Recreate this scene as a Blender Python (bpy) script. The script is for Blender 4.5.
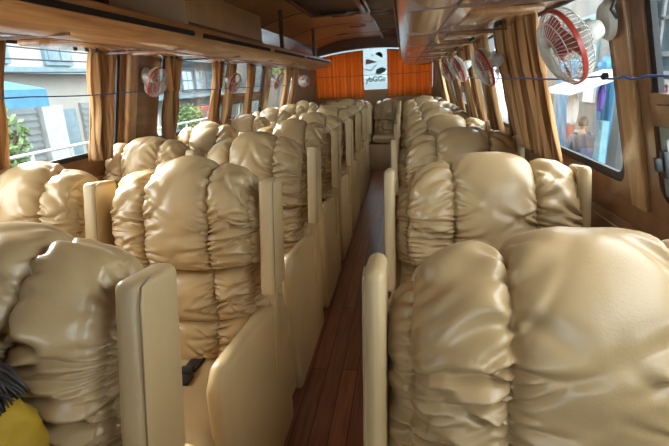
import bpy, bmesh, math, random
import numpy as np
from mathutils import Vector, Matrix

for o in list(bpy.data.objects):
    bpy.data.objects.remove(o)
SC = bpy.context.scene
COL = SC.collection
R = math.radians

# ------------------------------------------------------------------ camera
H = 1.34
F, VX, VY, ROLL = 468.2, 403.5, 78.3, 0.0496
c = Vector((VX - 334.5, -(VY - 223.0), -F)).normalized()
a = Vector((1, math.tan(ROLL), 0))
up = a.cross(c).normalized()
if up.y < 0:
    up = -up
xr = c.cross(up).normalized()
cam_d = bpy.data.cameras.new('camera')
cam = bpy.data.objects.new('camera', cam_d)
COL.objects.link(cam)
M3 = Matrix((xr, c, up))
M4 = M3.to_4x4()
M4.translation = Vector((0, 0, H))
cam.matrix_world = M4
cam_d.sensor_width = 36.0
cam_d.lens = F * 36.0 / 669.0
cam_d.clip_start = 0.02
cam_d.clip_end = 300
SC.camera = cam

# ------------------------------------------------------------------ world and exposure
world = bpy.data.worlds.new('daylight')
SC.world = world
world.use_nodes = True
wn = world.node_tree
wn.nodes.clear()
wo = wn.nodes.new('ShaderNodeOutputWorld')
wb = wn.nodes.new('ShaderNodeBackground')
wtc = wn.nodes.new('ShaderNodeTexCoord')
wsep = wn.nodes.new('ShaderNodeSeparateXYZ')
wr = wn.nodes.new('ShaderNodeValToRGB')
wr.color_ramp.elements[0].position = 0.0
wr.color_ramp.elements[0].color = (0.80, 0.93, 1.0, 1)
wr.color_ramp.elements[1].position = 0.6
wr.color_ramp.elements[1].color = (0.98, 0.98, 1.0, 1)
wn.links.new(wtc.outputs['Generated'], wsep.inputs[0])
wn.links.new(wsep.outputs['Z'], wr.inputs[0])
wn.links.new(wr.outputs[0], wb.inputs['Color'])
wb.inputs['Strength'].default_value = 1.6

sun_d = bpy.data.lights.new('sun', 'SUN')
sun_d.energy = 7.0
sun_d.angle = R(18)
sun_d.color = (1.0, 0.96, 0.90)
sun = bpy.data.objects.new('sun', sun_d)
COL.objects.link(sun)
sun.rotation_euler = Vector((0.72, -0.48, -0.44)).to_track_quat('-Z', 'Y').to_euler()
wn.links.new(wb.outputs[0], wo.inputs['Surface'])

SC.view_settings.view_transform = 'Standard'
SC.view_settings.look = 'None'
SC.view_settings.gamma = 1.0
SC.view_settings.use_curve_mapping = False
SC.view_settings.exposure = 2.4
SC.render.engine = 'CYCLES'
SC.cycles.max_bounces = 10
SC.cycles.diffuse_bounces = 5
SC.cycles.glossy_bounces = 4
SC.cycles.transmission_bounces = 6
SC.cycles.transparent_max_bounces = 16
SC.cycles.use_denoising = True
SC.cycles.sample_clamp_indirect = 6.0


# ------------------------------------------------------------------ materials
def pnode(mat):
    return next(n for n in mat.node_tree.nodes if n.type == 'BSDF_PRINCIPLED')


def mat_plain(name, col, rough=0.6, metal=0.0, var=0.12, scale=8.0, bump=0.0, bscale=200.0, coat=0.0, stretch=(1, 1, 1),
              spec=0.5, sheen=0.0, detail=4.0):
    m = bpy.data.materials.new(name)
    m.use_nodes = True
    nt = m.node_tree
    b = pnode(m)
    tc = nt.nodes.new('ShaderNodeTexCoord')
    mp = nt.nodes.new('ShaderNodeMapping')
    mp.inputs['Scale'].default_value = stretch
    nt.links.new(tc.outputs['Object'], mp.inputs[0])
    nz = nt.nodes.new('ShaderNodeTexNoise')
    nz.inputs['Scale'].default_value = scale
    nz.inputs['Detail'].default_value = detail
    nt.links.new(mp.outputs[0], nz.inputs['Vector'])
    rp = nt.nodes.new('ShaderNodeValToRGB')
    rp.color_ramp.elements[0].position = 0.3
    rp.color_ramp.elements[1].position = 0.7
    rp.color_ramp.elements[0].color = tuple(max(0, v * (1 - var)) for v in col) + (1,)
    rp.color_ramp.elements[1].color = tuple(min(1, v * (1 + var)) for v in col) + (1,)
    nt.links.new(nz.outputs['Fac'], rp.inputs[0])
    nt.links.new(rp.outputs[0], b.inputs['Base Color'])
    b.inputs['Roughness'].default_value = rough
    b.inputs['Metallic'].default_value = metal
    b.inputs['Specular IOR Level'].default_value = spec
    if coat:
        b.inputs['Coat Weight'].default_value = coat
        b.inputs['Coat Roughness'].default_value = 0.12
    if sheen:
        b.inputs['Sheen Weight'].default_value = sheen
    if bump:
        n2 = nt.nodes.new('ShaderNodeTexNoise')
        n2.inputs['Scale'].default_value = bscale
        n2.inputs['Detail'].default_value = 3
        nt.links.new(mp.outputs[0], n2.inputs['Vector'])
        bp = nt.nodes.new('ShaderNodeBump')
        bp.inputs['Strength'].default_value = bump
        bp.inputs['Distance'].default_value = 0.002
        nt.links.new(n2.outputs['Fac'], bp.inputs['Height'])
        nt.links.new(bp.outputs[0], b.inputs['Normal'])
    return m


def mat_wood(name, c1, c2, stretch=(14, 1.0, 14), rough=0.35, coat=0.4, bump=0.15):
    m = mat_plain(name, c1, rough, var=0.0, scale=2.2, coat=coat, stretch=stretch, detail=7)
    nt = m.node_tree
    rp = next(n for n in nt.nodes if n.type == 'VALTORGB')
    rp.color_ramp.elements[0].position = 0.32
    rp.color_ramp.elements[1].position = 0.68
    rp.color_ramp.elements[0].color = tuple(c2) + (1,)
    rp.color_ramp.elements[1].color = tuple(c1) + (1,)
    nz = next(n for n in nt.nodes if n.type == 'TEX_NOISE')
    nz.inputs['Distortion'].default_value = 0.6
    nz.inputs['Roughness'].default_value = 0.65
    bp = nt.nodes.new('ShaderNodeBump')
    bp.inputs['Strength'].default_value = bump
    bp.inputs['Distance'].default_value = 0.002
    nt.links.new(nz.outputs['Fac'], bp.inputs['Height'])
    nt.links.new(bp.outputs[0], pnode(m).inputs['Normal'])
    return m


def mat_cloth(name, col, dark, trans=0.25, freq=9.0):
    """fabric with vertical stripes of its own along the UV u axis, a little light passes through"""
    m = bpy.data.materials.new(name)
    m.use_nodes = True
    nt = m.node_tree
    nt.nodes.clear()
    out = nt.nodes.new('ShaderNodeOutputMaterial')
    uv = nt.nodes.new('ShaderNodeUVMap')
    mp = nt.nodes.new('ShaderNodeMapping')
    mp.inputs['Scale'].default_value = (freq, 0.25, 1)
    nz = nt.nodes.new('ShaderNodeTexNoise')
    nz.inputs['Scale'].default_value = 1.0
    nz.inputs['Detail'].default_value = 3
    rp = nt.nodes.new('ShaderNodeValToRGB')
    rp.color_ramp.elements[0].position = 0.38
    rp.color_ramp.elements[1].position = 0.58
    rp.color_ramp.elements[0].color = tuple(dark) + (1,)
    rp.color_ramp.elements[1].color = tuple(col) + (1,)
    df = nt.nodes.new('ShaderNodeBsdfDiffuse')
    tr = nt.nodes.new('ShaderNodeBsdfTranslucent')
    mx = nt.nodes.new('ShaderNodeMixShader')
    mx.inputs[0].default_value = trans
    L = nt.links.new
    L(uv.outputs[0], mp.inputs[0]); L(mp.outputs[0], nz.inputs['Vector']); L(nz.outputs['Fac'], rp.inputs[0])
    L(rp.outputs[0], df.inputs[0]); L(rp.outputs[0], tr.inputs[0])
    L(df.outputs[0], mx.inputs[1]); L(tr.outputs[0], mx.inputs[2]); L(mx.outputs[0], out.inputs[0])
    return m


def mat_glass(name, tint=(0.97, 1.0, 1.0), gloss=0.06):
    m = bpy.data.materials.new(name)
    m.use_nodes = True
    nt = m.node_tree
    nt.nodes.clear()
    out = nt.nodes.new('ShaderNodeOutputMaterial')
    t = nt.nodes.new('ShaderNodeBsdfTransparent')
    t.inputs[0].default_value = tuple(tint) + (1,)
    g = nt.nodes.new('ShaderNodeBsdfGlossy')
    g.inputs['Roughness'].default_value = 0.02
    lw = nt.nodes.new('ShaderNodeLayerWeight')
    pw = nt.nodes.new('ShaderNodeMath'); pw.operation = 'POWER'; pw.inputs[1].default_value = 4.0
    fr = nt.nodes.new('ShaderNodeMath'); fr.operation = 'MULTIPLY_ADD'; fr.inputs[1].default_value = 0.4; fr.inputs[2].default_value = 0.02
    nt.links.new(lw.outputs['Facing'], pw.inputs[0])
    nt.links.new(pw.outputs[0], fr.inputs[0])
    mx = nt.nodes.new('ShaderNodeMixShader')
    nt.links.new(fr.outputs[0], mx.inputs[0])
    nt.links.new(t.outputs[0], mx.inputs[1])
    nt.links.new(g.outputs[0], mx.inputs[2])
    nt.links.new(mx.outputs[0], out.inputs[0])
    return m


def mat_planks(name):
    m = mat_plain(name, (0.24, 0.095, 0.06), 0.36, var=0.3, scale=3.0, stretch=(20, 1.2, 1), detail=6, coat=0.3)
    nt = m.node_tree
    b = pnode(m)
    tc = next(n for n in nt.nodes if n.type == 'TEX_COORD')
    mp = nt.nodes.new('ShaderNodeMapping')
    mp.inputs['Rotation'].default_value = (0, 0, R(90))
    nt.links.new(tc.outputs['Object'], mp.inputs[0])
    br = nt.nodes.new('ShaderNodeTexBrick')
    br.inputs['Scale'].default_value = 1.0
    br.inputs['Brick Width'].default_value = 1.3
    br.inputs['Row Height'].default_value = 0.075
    br.inputs['Mortar Size'].default_value = 0.0025
    br.inputs['Color1'].default_value = (0.7, 0.7, 0.7, 1)
    br.inputs['Color2'].default_value = (1.25, 1.2, 1.15, 1)
    br.inputs['Mortar'].default_value = (0.25, 0.2, 0.2, 1)
    nt.links.new(mp.outputs[0], br.inputs[0])
    rp = next(n for n in nt.nodes if n.type == 'VALTORGB')
    mm = nt.nodes.new('ShaderNodeMix')
    mm.data_type = 'RGBA'
    mm.blend_type = 'MULTIPLY'
    mm.inputs[0].default_value = 1.0
    nt.links.new(rp.outputs[0], mm.inputs[6])
    nt.links.new(br.outputs[0], mm.inputs[7])
    nt.links.new(mm.outputs[2], b.inputs['Base Color'])
    return m


LEATHER = mat_plain('cream_leather', (0.47, 0.33, 0.165), 0.32, var=0.08, scale=5, bump=0.12, bscale=260, spec=0.62)
LEATHER_P = mat_plain('plain_cream_leather', (0.47, 0.34, 0.175), 0.37, var=0.07, scale=4, bump=0.15, bscale=300, spec=0.45)
PIPING = mat_plain('brown_piping', (0.20, 0.135, 0.075), 0.6)
WOOD = mat_wood('orange_wood', (0.68, 0.36, 0.15), (0.36, 0.15, 0.05))
WOOD_D = mat_wood('dark_wood', (0.24, 0.095, 0.035), (0.11, 0.04, 0.016))
WOOD_V = mat_wood('pillar_wood', (0.52, 0.30, 0.13), (0.27, 0.13, 0.05), stretch=(14, 14, 1.0))
WOOD_FR = mat_wood('window_frame_wood', (0.24, 0.105, 0.04), (0.11, 0.045, 0.017), stretch=(10, 3, 3))
WOOD_U = mat_wood('rack_underside_wood', (0.60, 0.34, 0.16), (0.38, 0.18, 0.07), rough=0.22, coat=0.9)
FLOORM = mat_planks('floor_planks')
CEILM = mat_plain('ceiling_vinyl', (0.78, 0.45, 0.19), 0.4, var=0.15, scale=1.5)
TANW = mat_plain('tan_wall', (0.34, 0.23, 0.12), 0.6, var=0.1)
TANB = mat_plain('tan_board', (0.50, 0.34, 0.18), 0.5, var=0.15, scale=4)
DARK = mat_plain('recess_shade', (0.012, 0.009, 0.007), 0.7)  # shade inside the rack slots, given as a near-black colour
BLACK = mat_plain('black_plastic', (0.015, 0.015, 0.016), 0.45)
RUBBER = mat_plain('black_rubber', (0.012, 0.013, 0.015), 0.6)
ALU = mat_plain('grey_sash', (0.16, 0.19, 0.18), 0.45, metal=0.3)
SILVER = mat_plain('ribbed_silver', (0.55, 0.52, 0.47), 0.3, metal=0.7)
GLASS = mat_glass('window_glass')
CURT = mat_cloth('brown_curtain', (0.58, 0.35, 0.17), (0.17, 0.075, 0.03), 0.22)
CURT_O = mat_cloth('orange_curtain', (0.86, 0.38, 0.10), (0.66, 0.26, 0.07), 0.42, 30)
CORD = mat_plain('blue_cord', (0.03, 0.10, 0.30), 0.5)
CORD_D = mat_plain('grey_cord', (0.10, 0.09, 0.08), 0.5)
FANW = mat_plain('fan_cream_plastic', (0.52, 0.52, 0.46), 0.35)
FANR = mat_plain('fan_red_plastic', (0.36, 0.035, 0.02), 0.3)
YELL = mat_plain('yellow_jacket', (0.40, 0.25, 0.012), 0.75, var=0.15, scale=12, bump=0.3, bscale=40)
SKIN = mat_plain('skin', (0.36, 0.19, 0.12), 0.55)
HAIR = mat_plain('black_hair', (0.02, 0.014, 0.01), 0.45, var=0.4, scale=60, stretch=(1, 1, 0.1))
JEANS = mat_plain('dark_trousers', (0.05, 0.06, 0.10), 0.8)
SHOE = mat_plain('dark_shoe', (0.03, 0.03, 0.03), 0.5)


# ------------------------------------------------------------------ mesh helpers
class MB:
    def __init__(self):
        self.v = []
        self.f = []
        self.uv = None

    def add(self, verts, faces):
        n = len(self.v)
        self.v.extend([tuple(p) for p in verts])
        self.f.extend([tuple(i + n for i in q) for q in faces])

    def hexa(self, p):
        """8 points: bottom 4 ccw then top 4"""
        self.add(p, [(3, 2, 1, 0), (4, 5, 6, 7), (0, 1, 5, 4), (1, 2, 6, 5), (2, 3, 7, 6), (3, 0, 4, 7)])

    def box(self, x0, x1, y0, y1, z0, z1):
        self.hexa([(x0, y0, z0), (x1, y0, z0), (x1, y1, z0), (x0, y1, z0), (x0, y0, z1), (x1, y0, z1), (x1, y1, z1), (x0, y1, z1)])

    def tube(self, pts, r, n=6, closed=False, caps=True):
        pts = [Vector(p) for p in pts]
        rs = r if isinstance(r, (list, tuple)) else [r] * len(pts)
        vs = []
        m = len(pts)
        prev = None
        for i, p in enumerate(pts):
            if closed:
                t = pts[(i + 1) % m] - pts[i - 1]
            else:
                t = pts[min(i + 1, m - 1)] - pts[max(i - 1, 0)]
            t.normalize()
            if prev is None:
                ref = Vector((0, 0, 1)) if abs(t.z) < 0.9 else Vector((1, 0, 0))
                u = t.cross(ref).normalized()
            else:
                u = (prev - t * prev.dot(t)).normalized()
            prev = u
            w = t.cross(u)
            for k in range(n):
                an = 2 * math.pi * k / n
                vs.append(p + (u * math.cos(an) + w * math.sin(an)) * rs[i])
        fs = []
        for i in range(m if closed else m - 1):
            j = (i + 1) % m
            for k in range(n):
                l = (k + 1) % n
                fs.append((i * n + k, i * n + l, j * n + l, j * n + k))
        if caps and not closed:
            fs.append(tuple(range(n))[::-1])
            fs.append(tuple((m - 1) * n + k for k in range(n)))
        self.add(vs, fs)

    def lathe(self, prof, n=24, mat=None):
        """prof: (r,z) revolve round local z; mat transforms"""
        vs = []
        for r, z in prof:
            for k in range(n):
                an = 2 * math.pi * k / n
                p = Vector((r * math.cos(an), r * math.sin(an), z))
                vs.append(mat @ p if mat else p)
        fs = []
        for i in range(len(prof) - 1):
            for k in range(n):
                l = (k + 1) % n
                fs.append((i * n + k, i * n + l, (i + 1) * n + l, (i + 1) * n + k))
        fs.append(tuple(range(n))[::-1])
        fs.append(tuple((len(prof) - 1) * n + k for k in range(n)))
        self.add(vs, fs)

    def prism(self, poly, axis, t0, t1):
        """poly (a,b) extruded along axis 'x' (a=y,b=z) or 'y' (a=x,b=z) or 'z'"""
        def P(a_, b_, t):
            return {'x': (t, a_, b_), 'y': (a_, t, b_), 'z': (a_, b_, t)}[axis]
        n = len(poly)
        vs = [P(a_, b_, t0) for a_, b_ in poly] + [P(a_, b_, t1) for a_, b_ in poly]
        fs = [tuple(range(n))[::-1], tuple(range(n, 2 * n))]
        for i in range(n):
            j = (i + 1) % n
            fs.append((i, j, n + j, n + i))
        self.add(vs, fs)

    def build(self, name, mat, parent=None, smooth=False, bevel=0.0, seg=2, auto=None):
        me = bpy.data.meshes.new(name)
        me.from_pydata(self.v, [], self.f)
        bm = bmesh.new()
        bm.from_mesh(me)
        bmesh.ops.recalc_face_normals(bm, faces=bm.faces)
        if bevel:
            es = [e for e in bm.edges if len(e.link_faces) == 2 and e.calc_face_angle(0) > 0.5]
            bmesh.ops.bevel(bm, geom=es, offset=bevel, segments=seg, profile=0.5, affect='EDGES', clamp_overlap=True)
        bm.to_mesh(me)
        bm.free()
        if smooth or bevel:
            me.polygons.foreach_set('use_smooth', [True] * len(me.polygons))
            if auto or bevel:
                me.set_sharp_from_angle(angle=R(auto or 40))
        me.materials.append(mat)
        o = bpy.data.objects.new(name, me)
        COL.objects.link(o)
        if parent is not None:
            o.parent = parent
        return o


def grid_mesh(name, V, mat, parent=None, uv=None):
    """V: (m,n,3) array -> smooth grid"""
    m, n, _ = V.shape
    idx = np.arange(m * n).reshape(m, n)
    q = np.stack([idx[:-1, :-1], idx[:-1, 1:], idx[1:, 1:], idx[1:, :-1]], -1).reshape(-1, 4)
    me = bpy.data.meshes.new(name)
    me.vertices.add(m * n)
    me.vertices.foreach_set('co', V.reshape(-1).astype(np.float32))
    me.loops.add(q.size)
    me.loops.foreach_set('vertex_index', q.reshape(-1).astype(np.int32))
    me.polygons.add(len(q))
    me.polygons.foreach_set('loop_start', np.arange(0, q.size, 4, dtype=np.int32))
    me.polygons.foreach_set('use_smooth', np.ones(len(q), dtype=bool))
    me.update(calc_edges=True)
    me.validate()
    if uv is not None:
        l = me.uv_layers.new(name='UVMap')
        l.data.foreach_set('uv', uv.reshape(-1, 2)[q.reshape(-1)].reshape(-1).astype(np.float32))
    me.materials.append(mat)
    o = bpy.data.objects.new(name, me)
    COL.objects.link(o)
    if parent is not None:
        o.parent = parent
    return o


def tag(o, label=None, cat=None, group=None, kind=None):
    if label: o['label'] = label
    if cat: o['category'] = cat
    if group: o['group'] = group
    if kind: o['kind'] = kind
    return o


def empty(name, loc=(0, 0, 0), rz=0.0, label=None, cat=None, group=None):
    o = bpy.data.objects.new(name, None)
    o.empty_display_size = 0.1
    COL.objects.link(o)
    o.location = loc
    o.rotation_euler = (0, 0, rz)
    return tag(o, label, cat, group)


def copy_tree(o, parent=None):
    c_ = o.copy()
    COL.objects.link(c_)
    c_.parent = parent
    for ch in list(o.children):
        copy_tree(ch, c_)
    return c_


def struct(name, mb, mat, **kw):
    return tag(mb.build(name, mat, **kw), kind='structure')


# smooth value noise
def vnoise(x, y, seed=0):
    rng = np.random.RandomState(seed)
    T = rng.rand(256, 256) * 2 - 1
    xi = np.floor(x).astype(int); yi = np.floor(y).astype(int)
    fx = x - xi; fy = y - yi
    fx = fx * fx * (3 - 2 * fx); fy = fy * fy * (3 - 2 * fy)
    g = lambda a_, b_: T[a_ % 256, b_ % 256]
    return (g(xi, yi) * (1 - fx) + g(xi + 1, yi) * fx) * (1 - fy) + (g(xi, yi + 1) * (1 - fx) + g(xi + 1, yi + 1) * fx) * fy


# ------------------------------------------------------------------ bus shell
XC, HW, LEAN, ZW = -0.4675, 1.065, 0.23, 1.0     # centre, half width, inward lean above ZW
Y0B, Y1B = -1.6, 7.95


def wx(s, z, off=0.0):
    return XC + s * (HW - LEAN * max(0.0, z - ZW) - off)


def wquad(mb, s, y0, y1, z0, z1, o0, o1):
    """block lying along a side wall, between offsets o0 and o1 inward"""
    p = []
    for z in (z0, z1):
        p += [(wx(s, z, o0), y0, z), (wx(s, z, o1), y0, z), (wx(s, z, o1), y1, z), (wx(s, z, o0), y1, z)]
    mb.hexa(p)


SILL, HEAD = 1.03, 1.56
WINS = {-1: [(0.55, 2.35, 0), (2.71, 3.62, 0), (3.68, 4.92, 1), (5.18, 6.45, 0)],
        1: [(-0.1, 1.15, 1), (1.285, 2.38, 0), (2.58, 3.20, 0), (3.38, 3.95, 0), (4.10, 5.05, 1), (5.25, 6.45, 0)]}
for s, side in ((-1, 'left'), (1, 'right')):
    mb = MB()
    wquad(mb, s, Y0B, Y1B, 0.0, ZW, -0.014, 0.0)
    wquad(mb, s, Y0B, Y1B, ZW, SILL, -0.014, 0.0)
    wquad(mb, s, Y0B, Y1B, HEAD, 1.86, -0.014, 0.0)
    ys = [Y0B] + [v for w in WINS[s] for v in w[:2]] + [6.3 if False else Y1B]
    ws = WINS[s]
    gaps = [(Y0B, ws[0][0])] + [(ws[i][1], ws[i + 1][0]) for i in range(len(ws) - 1)] + [(ws[-1][1], 6.6)]
    for g0, g1 in gaps:
        wquad(mb, s, g0, g1, SILL, HEAD, -0.014, 0.0)
    struct('wall_' + side, mb, WOOD_FR)
    mb = MB()
    wquad(mb, s, 6.6, Y1B, SILL, HEAD, -0.014, 0.004)
    tag(mb.build('trim_%d' % (1 if s < 0 else 2), TANW), kind='structure')

mb = MB(); mb.box(XC - HW - .05, XC + HW + .05, Y0B, Y1B, -0.05, 0.0)
struct('floor', mb, FLOORM)

# ceiling: shallow arch over the aisle
mb = MB()
N = 16
for k in range(N):
    def cp(t):
        x = XC + (t * 2 - 1) * (HW - LEAN * 0.86 + 0.02)
        return x, 1.85 + 0.13 * (1 - abs(2 * t - 1) ** 3.0)
    xa, za = cp(k / N); xb, zb = cp((k + 1) / N)
    mb.hexa([(xa, Y0B, za), (xb, Y0B, zb), (xb, Y1B, zb), (xa, Y1B, za), (xa, Y0B, za + .05), (xb, Y0B, zb + .05), (xb, Y1B, zb + .05), (xa, Y1B, za + .05)])
struct('ceiling', mb, CEILM, smooth=True, auto=30)

# rear wall with its wide window; front wall (behind the camera), its windscreen narrowed to cut front light
RX0, RX1, RZ0, RZ1 = XC - 0.93, XC + 0.93, 1.19, 1.82
mb = MB()
mb.box(XC - HW - .05, XC + HW + .05, Y1B, Y1B + .05, 0, RZ0)
mb.box(XC - HW - .05, XC + HW + .05, Y1B, Y1B + .05, RZ1 + .03, 2.05)
mb.box(XC - HW - .05, RX0, Y1B, Y1B + .05, RZ0, RZ1 + .03)
mb.box(RX1, XC + HW + .05, Y1B, Y1B + .05, RZ0, RZ1 + .03)
struct('wall_rear', mb, TANW)
mb = MB(); mb.box(RX0, RX1, Y1B + .02, Y1B + .026, RZ0, RZ1 + .03)
tag(mb.build('window_20', GLASS), kind='structure')
mb = MB()
mb.box(XC - HW - .05, XC + HW + .05, Y0B - .05, Y0B, 0, 1.25)
mb.box(XC - HW - .05, XC + HW + .05, Y0B - .05, Y0B, 1.65, 2.05)
mb.box(XC - HW - .05, XC - .93, Y0B - .05, Y0B, 1.25, 1.65)
mb.box(XC + .93, XC + HW + .05, Y0B - .05, Y0B, 1.25, 1.65)
struct('wall_front', mb, WOOD_D)
mb = MB(); mb.box(XC - .93, XC + .93, Y0B - .03, Y0B - .024, 1.25, 1.65)
tag(mb.build('window_21', GLASS), kind='structure')


# rounded window opening trims, panes and sliding sashes
def rrect(y0, y1, z0, z1, r, n=6):
    pts = []
    for cy, cz, a0 in ((y1 - r, z1 - r, 0), (y0 + r, z1 - r, 90), (y0 + r, z0 + r, 180), (y1 - r, z0 + r, 270)):
        for k in range(n + 1):
            an = R(a0 + 90 * k / n)
            pts.append((cy + r * math.cos(an), cz + r * math.sin(an)))
    return pts


def wring(s, outer, inner, o0, o1):
    """ring between two equal-count loops in wall coordinates"""
    mb_ = MB()
    n = len(outer)
    P = lambda q, o: (wx(s, q[1], o), q[0], q[1])
    vs = [P(q, o0) for q in outer] + [P(q, o0) for q in inner] + [P(q, o1) for q in outer] + [P(q, o1) for q in inner]
    fs = []
    for i in range(n):
        j = (i + 1) % n
        fs += [(i, j, n + j, n + i), (2 * n + i, 2 * n + j, 3 * n + j, 3 * n + i), (i, j, 2 * n + j, 2 * n + i), (n + i, n + j, 3 * n + j, 3 * n + i)]
    mb_.add(vs, fs)
    return mb_


nwin = 0
for s in (-1, 1):
    for (y0, y1, kind) in WINS[s]:
        nwin += 1
        sq = rrect(y0 - .03, y1 + .03, SILL - .035, HEAD, 0.012)
        wood = wring(s, sq, rrect(y0 + .02, y1 - .02, SILL + .012, HEAD - .012, 0.05), -0.016, 0.007)
        fr = wood.build('window_%d' % nwin, WOOD_FR, smooth=True, auto=40)
        tag(fr, kind='structure')
        rub = wring(s, rrect(y0 + .005, y1 - .005, SILL, HEAD, 0.05), rrect(y0 + .042, y1 - .042, SILL + .036, HEAD - .03, 0.045), -0.012, 0.0)
        rub.build('rubber_seal', RUBBER, fr)
        pm = MB(); wquad(pm, s, y0 + .01, y1 - .01, SILL + .01, HEAD - .01, -0.0075, -0.0055)
        pm.build('pane', GLASS, fr)
        if kind:
            tm = MB(); wquad(tm, s, y0 + .02, y1 - .02, 1.215, 1.285, -0.012, 0.012)
            wquad(tm, s, y0 + .06, y1 - .06, 1.237, 1.263, 0.0, 0.018)
            tm.build('transom', WOOD_FR, fr, bevel=.004)
            ym = y1 - .04
            for (a0, a1, oo) in ((y0 + .04, (y0 + y1) / 2 + .02, -.016), ((y0 + y1) / 2 - .02, y1 - .04, -.005)):
                sm = wring(s, rrect(a0, a1, SILL + .03, 1.215, .004, 2), rrect(a0 + .026, a1 - .026, SILL + .056, 1.192, .004, 2), oo, oo + .010)
                sh = sm.build('sliding_sash', ALU, fr)
            lm = MB(); wquad(lm, s, y1 - .068, y1 - .045, 1.105, 1.165, 0.0, 0.014)
            wquad(lm, s, y1 - .063, y1 - .051, 1.12, 1.15, 0.014, 0.03)
            lm.build('latch', BLACK, sh, bevel=.003)

# moulded panels below the right and left sills, and the pillar boards
t = 2
for s in (-1, 1):
    mb = MB()
    y = -0.9
    while y < 6.0:
        for (e, o1) in ((0.0, .008), (0.025, .013)):
            wquad(mb, s, y + e, y + .36 - e, .70 + e, .94 - e, 0.0, o1)
        y += .42
    t += 1
    tag(mb.build('trim_%d' % t, WOOD_FR, bevel=.004), kind='structure')
PILL = {-1: [(2.37, 2.46, WOOD_V, .035), (2.46, 2.69, WOOD_D, .012), (4.95, 5.15, WOOD_V, .03), (0.38, .50, WOOD_V, .03)],
        1: [(1.185, 1.262, WOOD_V, .018), (2.40, 2.56, WOOD_D, .02), (3.22, 3.36, WOOD_V, .02), (3.97, 4.08, WOOD_V, .02), (5.07, 5.23, WOOD_V, .03)]}
for s in (-1, 1):
    for (a0, a1, mt, o) in PILL[s]:
        t += 1
        mb = MB(); wquad(mb, s, a0, a1, SILL - .03, HEAD - .002, 0.0, o)
        tag(mb.build('trim_%d' % t, mt, bevel=.015 if o > .025 else .004, seg=4), kind='structure')


# ------------------------------------------------------------------ overhead racks
def rack(s, side, yend):
    root = empty('luggage_rack', (wx(s, 1.55, 0), 0.0, 1.55), label='long %s overhead luggage rack of glossy orange wood, running above the %s windows' % (side, side), cat='luggage rack')
    prof = [(0.0, 1.54), (0.20, 1.532), (0.32, 1.515), (0.36, 1.506), (0.40, 1.505), (0.44, 1.512), (0.47, 1.528), (0.49, 1.55), (0.497, 1.575), (0.495, 1.60),
            (0.485, 1.607), (0.47, 1.603), (0.465, 1.58), (0.43, 1.566), (0.0, 1.566)]
    base = wx(s, 1.55, 0)
    X = lambda o: base - s * o
    # body with rounded far end
    mbk = MB()
    ys = [-1.55, -0.5, 0.5, 1.5, 2.5, 3.5, 4.5, 5.5, yend - .35] + [yend - .35 + .35 * math.sin(R(q)) for q in (20, 40, 60, 75, 85, 90)]
    vs = []
    n = len(prof)
    for j, y in enumerate(ys):
        k = 1.0
        if y > yend - .35:
            q = (y - (yend - .35)) / .35
            k = 0.35 + 0.65 * math.sqrt(max(0, 1 - q * q))
        for (o, z) in prof:
            vs.append((X(o * k if o > 0.1 else o), y, z))
    fs = []
    for j in range(len(ys) - 1):
        for i in range(n):
            l = (i + 1) % n
            fs.append((j * n + i, j * n + l, (j + 1) * n + l, (j + 1) * n + i))
    fs.append(tuple(range(n))); fs.append(tuple((len(ys) - 1) * n + i for i in range(n)))
    mbk.add(vs, fs)
    b = mbk.build('rack_body', WOOD_U if s > 0 else WOOD, None, smooth=True, auto=35)
    par(b, root)
    # vent slots along the lip, their inner shade painted as dark strips
    for (a0, a1) in ((-0.2, .93), (1.02, 2.11), (2.2, 3.35), (3.46, 4.54), (4.64, yend - .45)):
        m_ = MB()
        L_ = [(a0 + .012, 1.561), (a0, 1.571), (a0 + .012, 1.581), (a1 - .012, 1.581), (a1, 1.571), (a1 - .012, 1.561)]
        o0 = .482
        for tlt in (0,):
            vs = [(X(.4965 if z > 1.565 else .492), y, z) for y, z in L_] + [(X(.5005 if z > 1.565 else .4975), y, z) for y, z in L_]
            k = len(L_)
            m_.add(vs, [tuple(range(k)), tuple(range(k, 2 * k))] + [(i, (i + 1) % k, k + (i + 1) % k, k + i) for i in range(k)])
        par(m_.build('vent_slot', DARK), root)
        m_ = MB()
        m_.tube([(X(.5), a0, 1.558), (X(.5), a1, 1.558)], .003)
        par(m_.build('slot_moulding', WOOD), root)
    # underside seams and reading-light plates
    m_ = MB()
    y = -0.9
    while y < yend - .5:
        m_.box(min(X(.02), X(.46)), max(X(.02), X(.46)), y, y + .004, 1.5035, 1.512)
        y += .74
    m_.box(min(X(.33), X(.335)), max(X(.33), X(.335)), -1.5, yend - .4, 1.508, 1.516)
    par(m_.build('panel_seam', WOOD_D), root)
    y = -0.62
    while y < yend - .8:
        m_ = MB(); m_.box(min(X(.05), X(.27)), max(X(.05), X(.27)), y, y + .5, 1.515, 1.535)
        pl = m_.build('service_plate', WOOD_U, bevel=.006)
        par(pl, root)
        for dy in (.2, .27, .33):
            m_ = MB(); m_.lathe([(.006, .008), (.008, .012), (.007, .02)], 10, Matrix.Translation((X(.13), y + dy, 1.497)))
            kb = m_.build('knob', BLACK, smooth=True)
            kb.parent = pl
        y += .74
    for y in (1.05, 4.1, 5.6):
        m_ = MB(); m_.box(min(X(.38), X(.41)), max(X(.38), X(.41)), y, y + .03, 1.56, 1.93)
        par(m_.build('bracket', WOOD_D), root)
    return root


def par(o, root):
    o.parent = root
    o.matrix_parent_inverse = Matrix.Translation(-root.location)


rack(-1, 'left', 6.6)
rack(1, 'right', 6.9)

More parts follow.
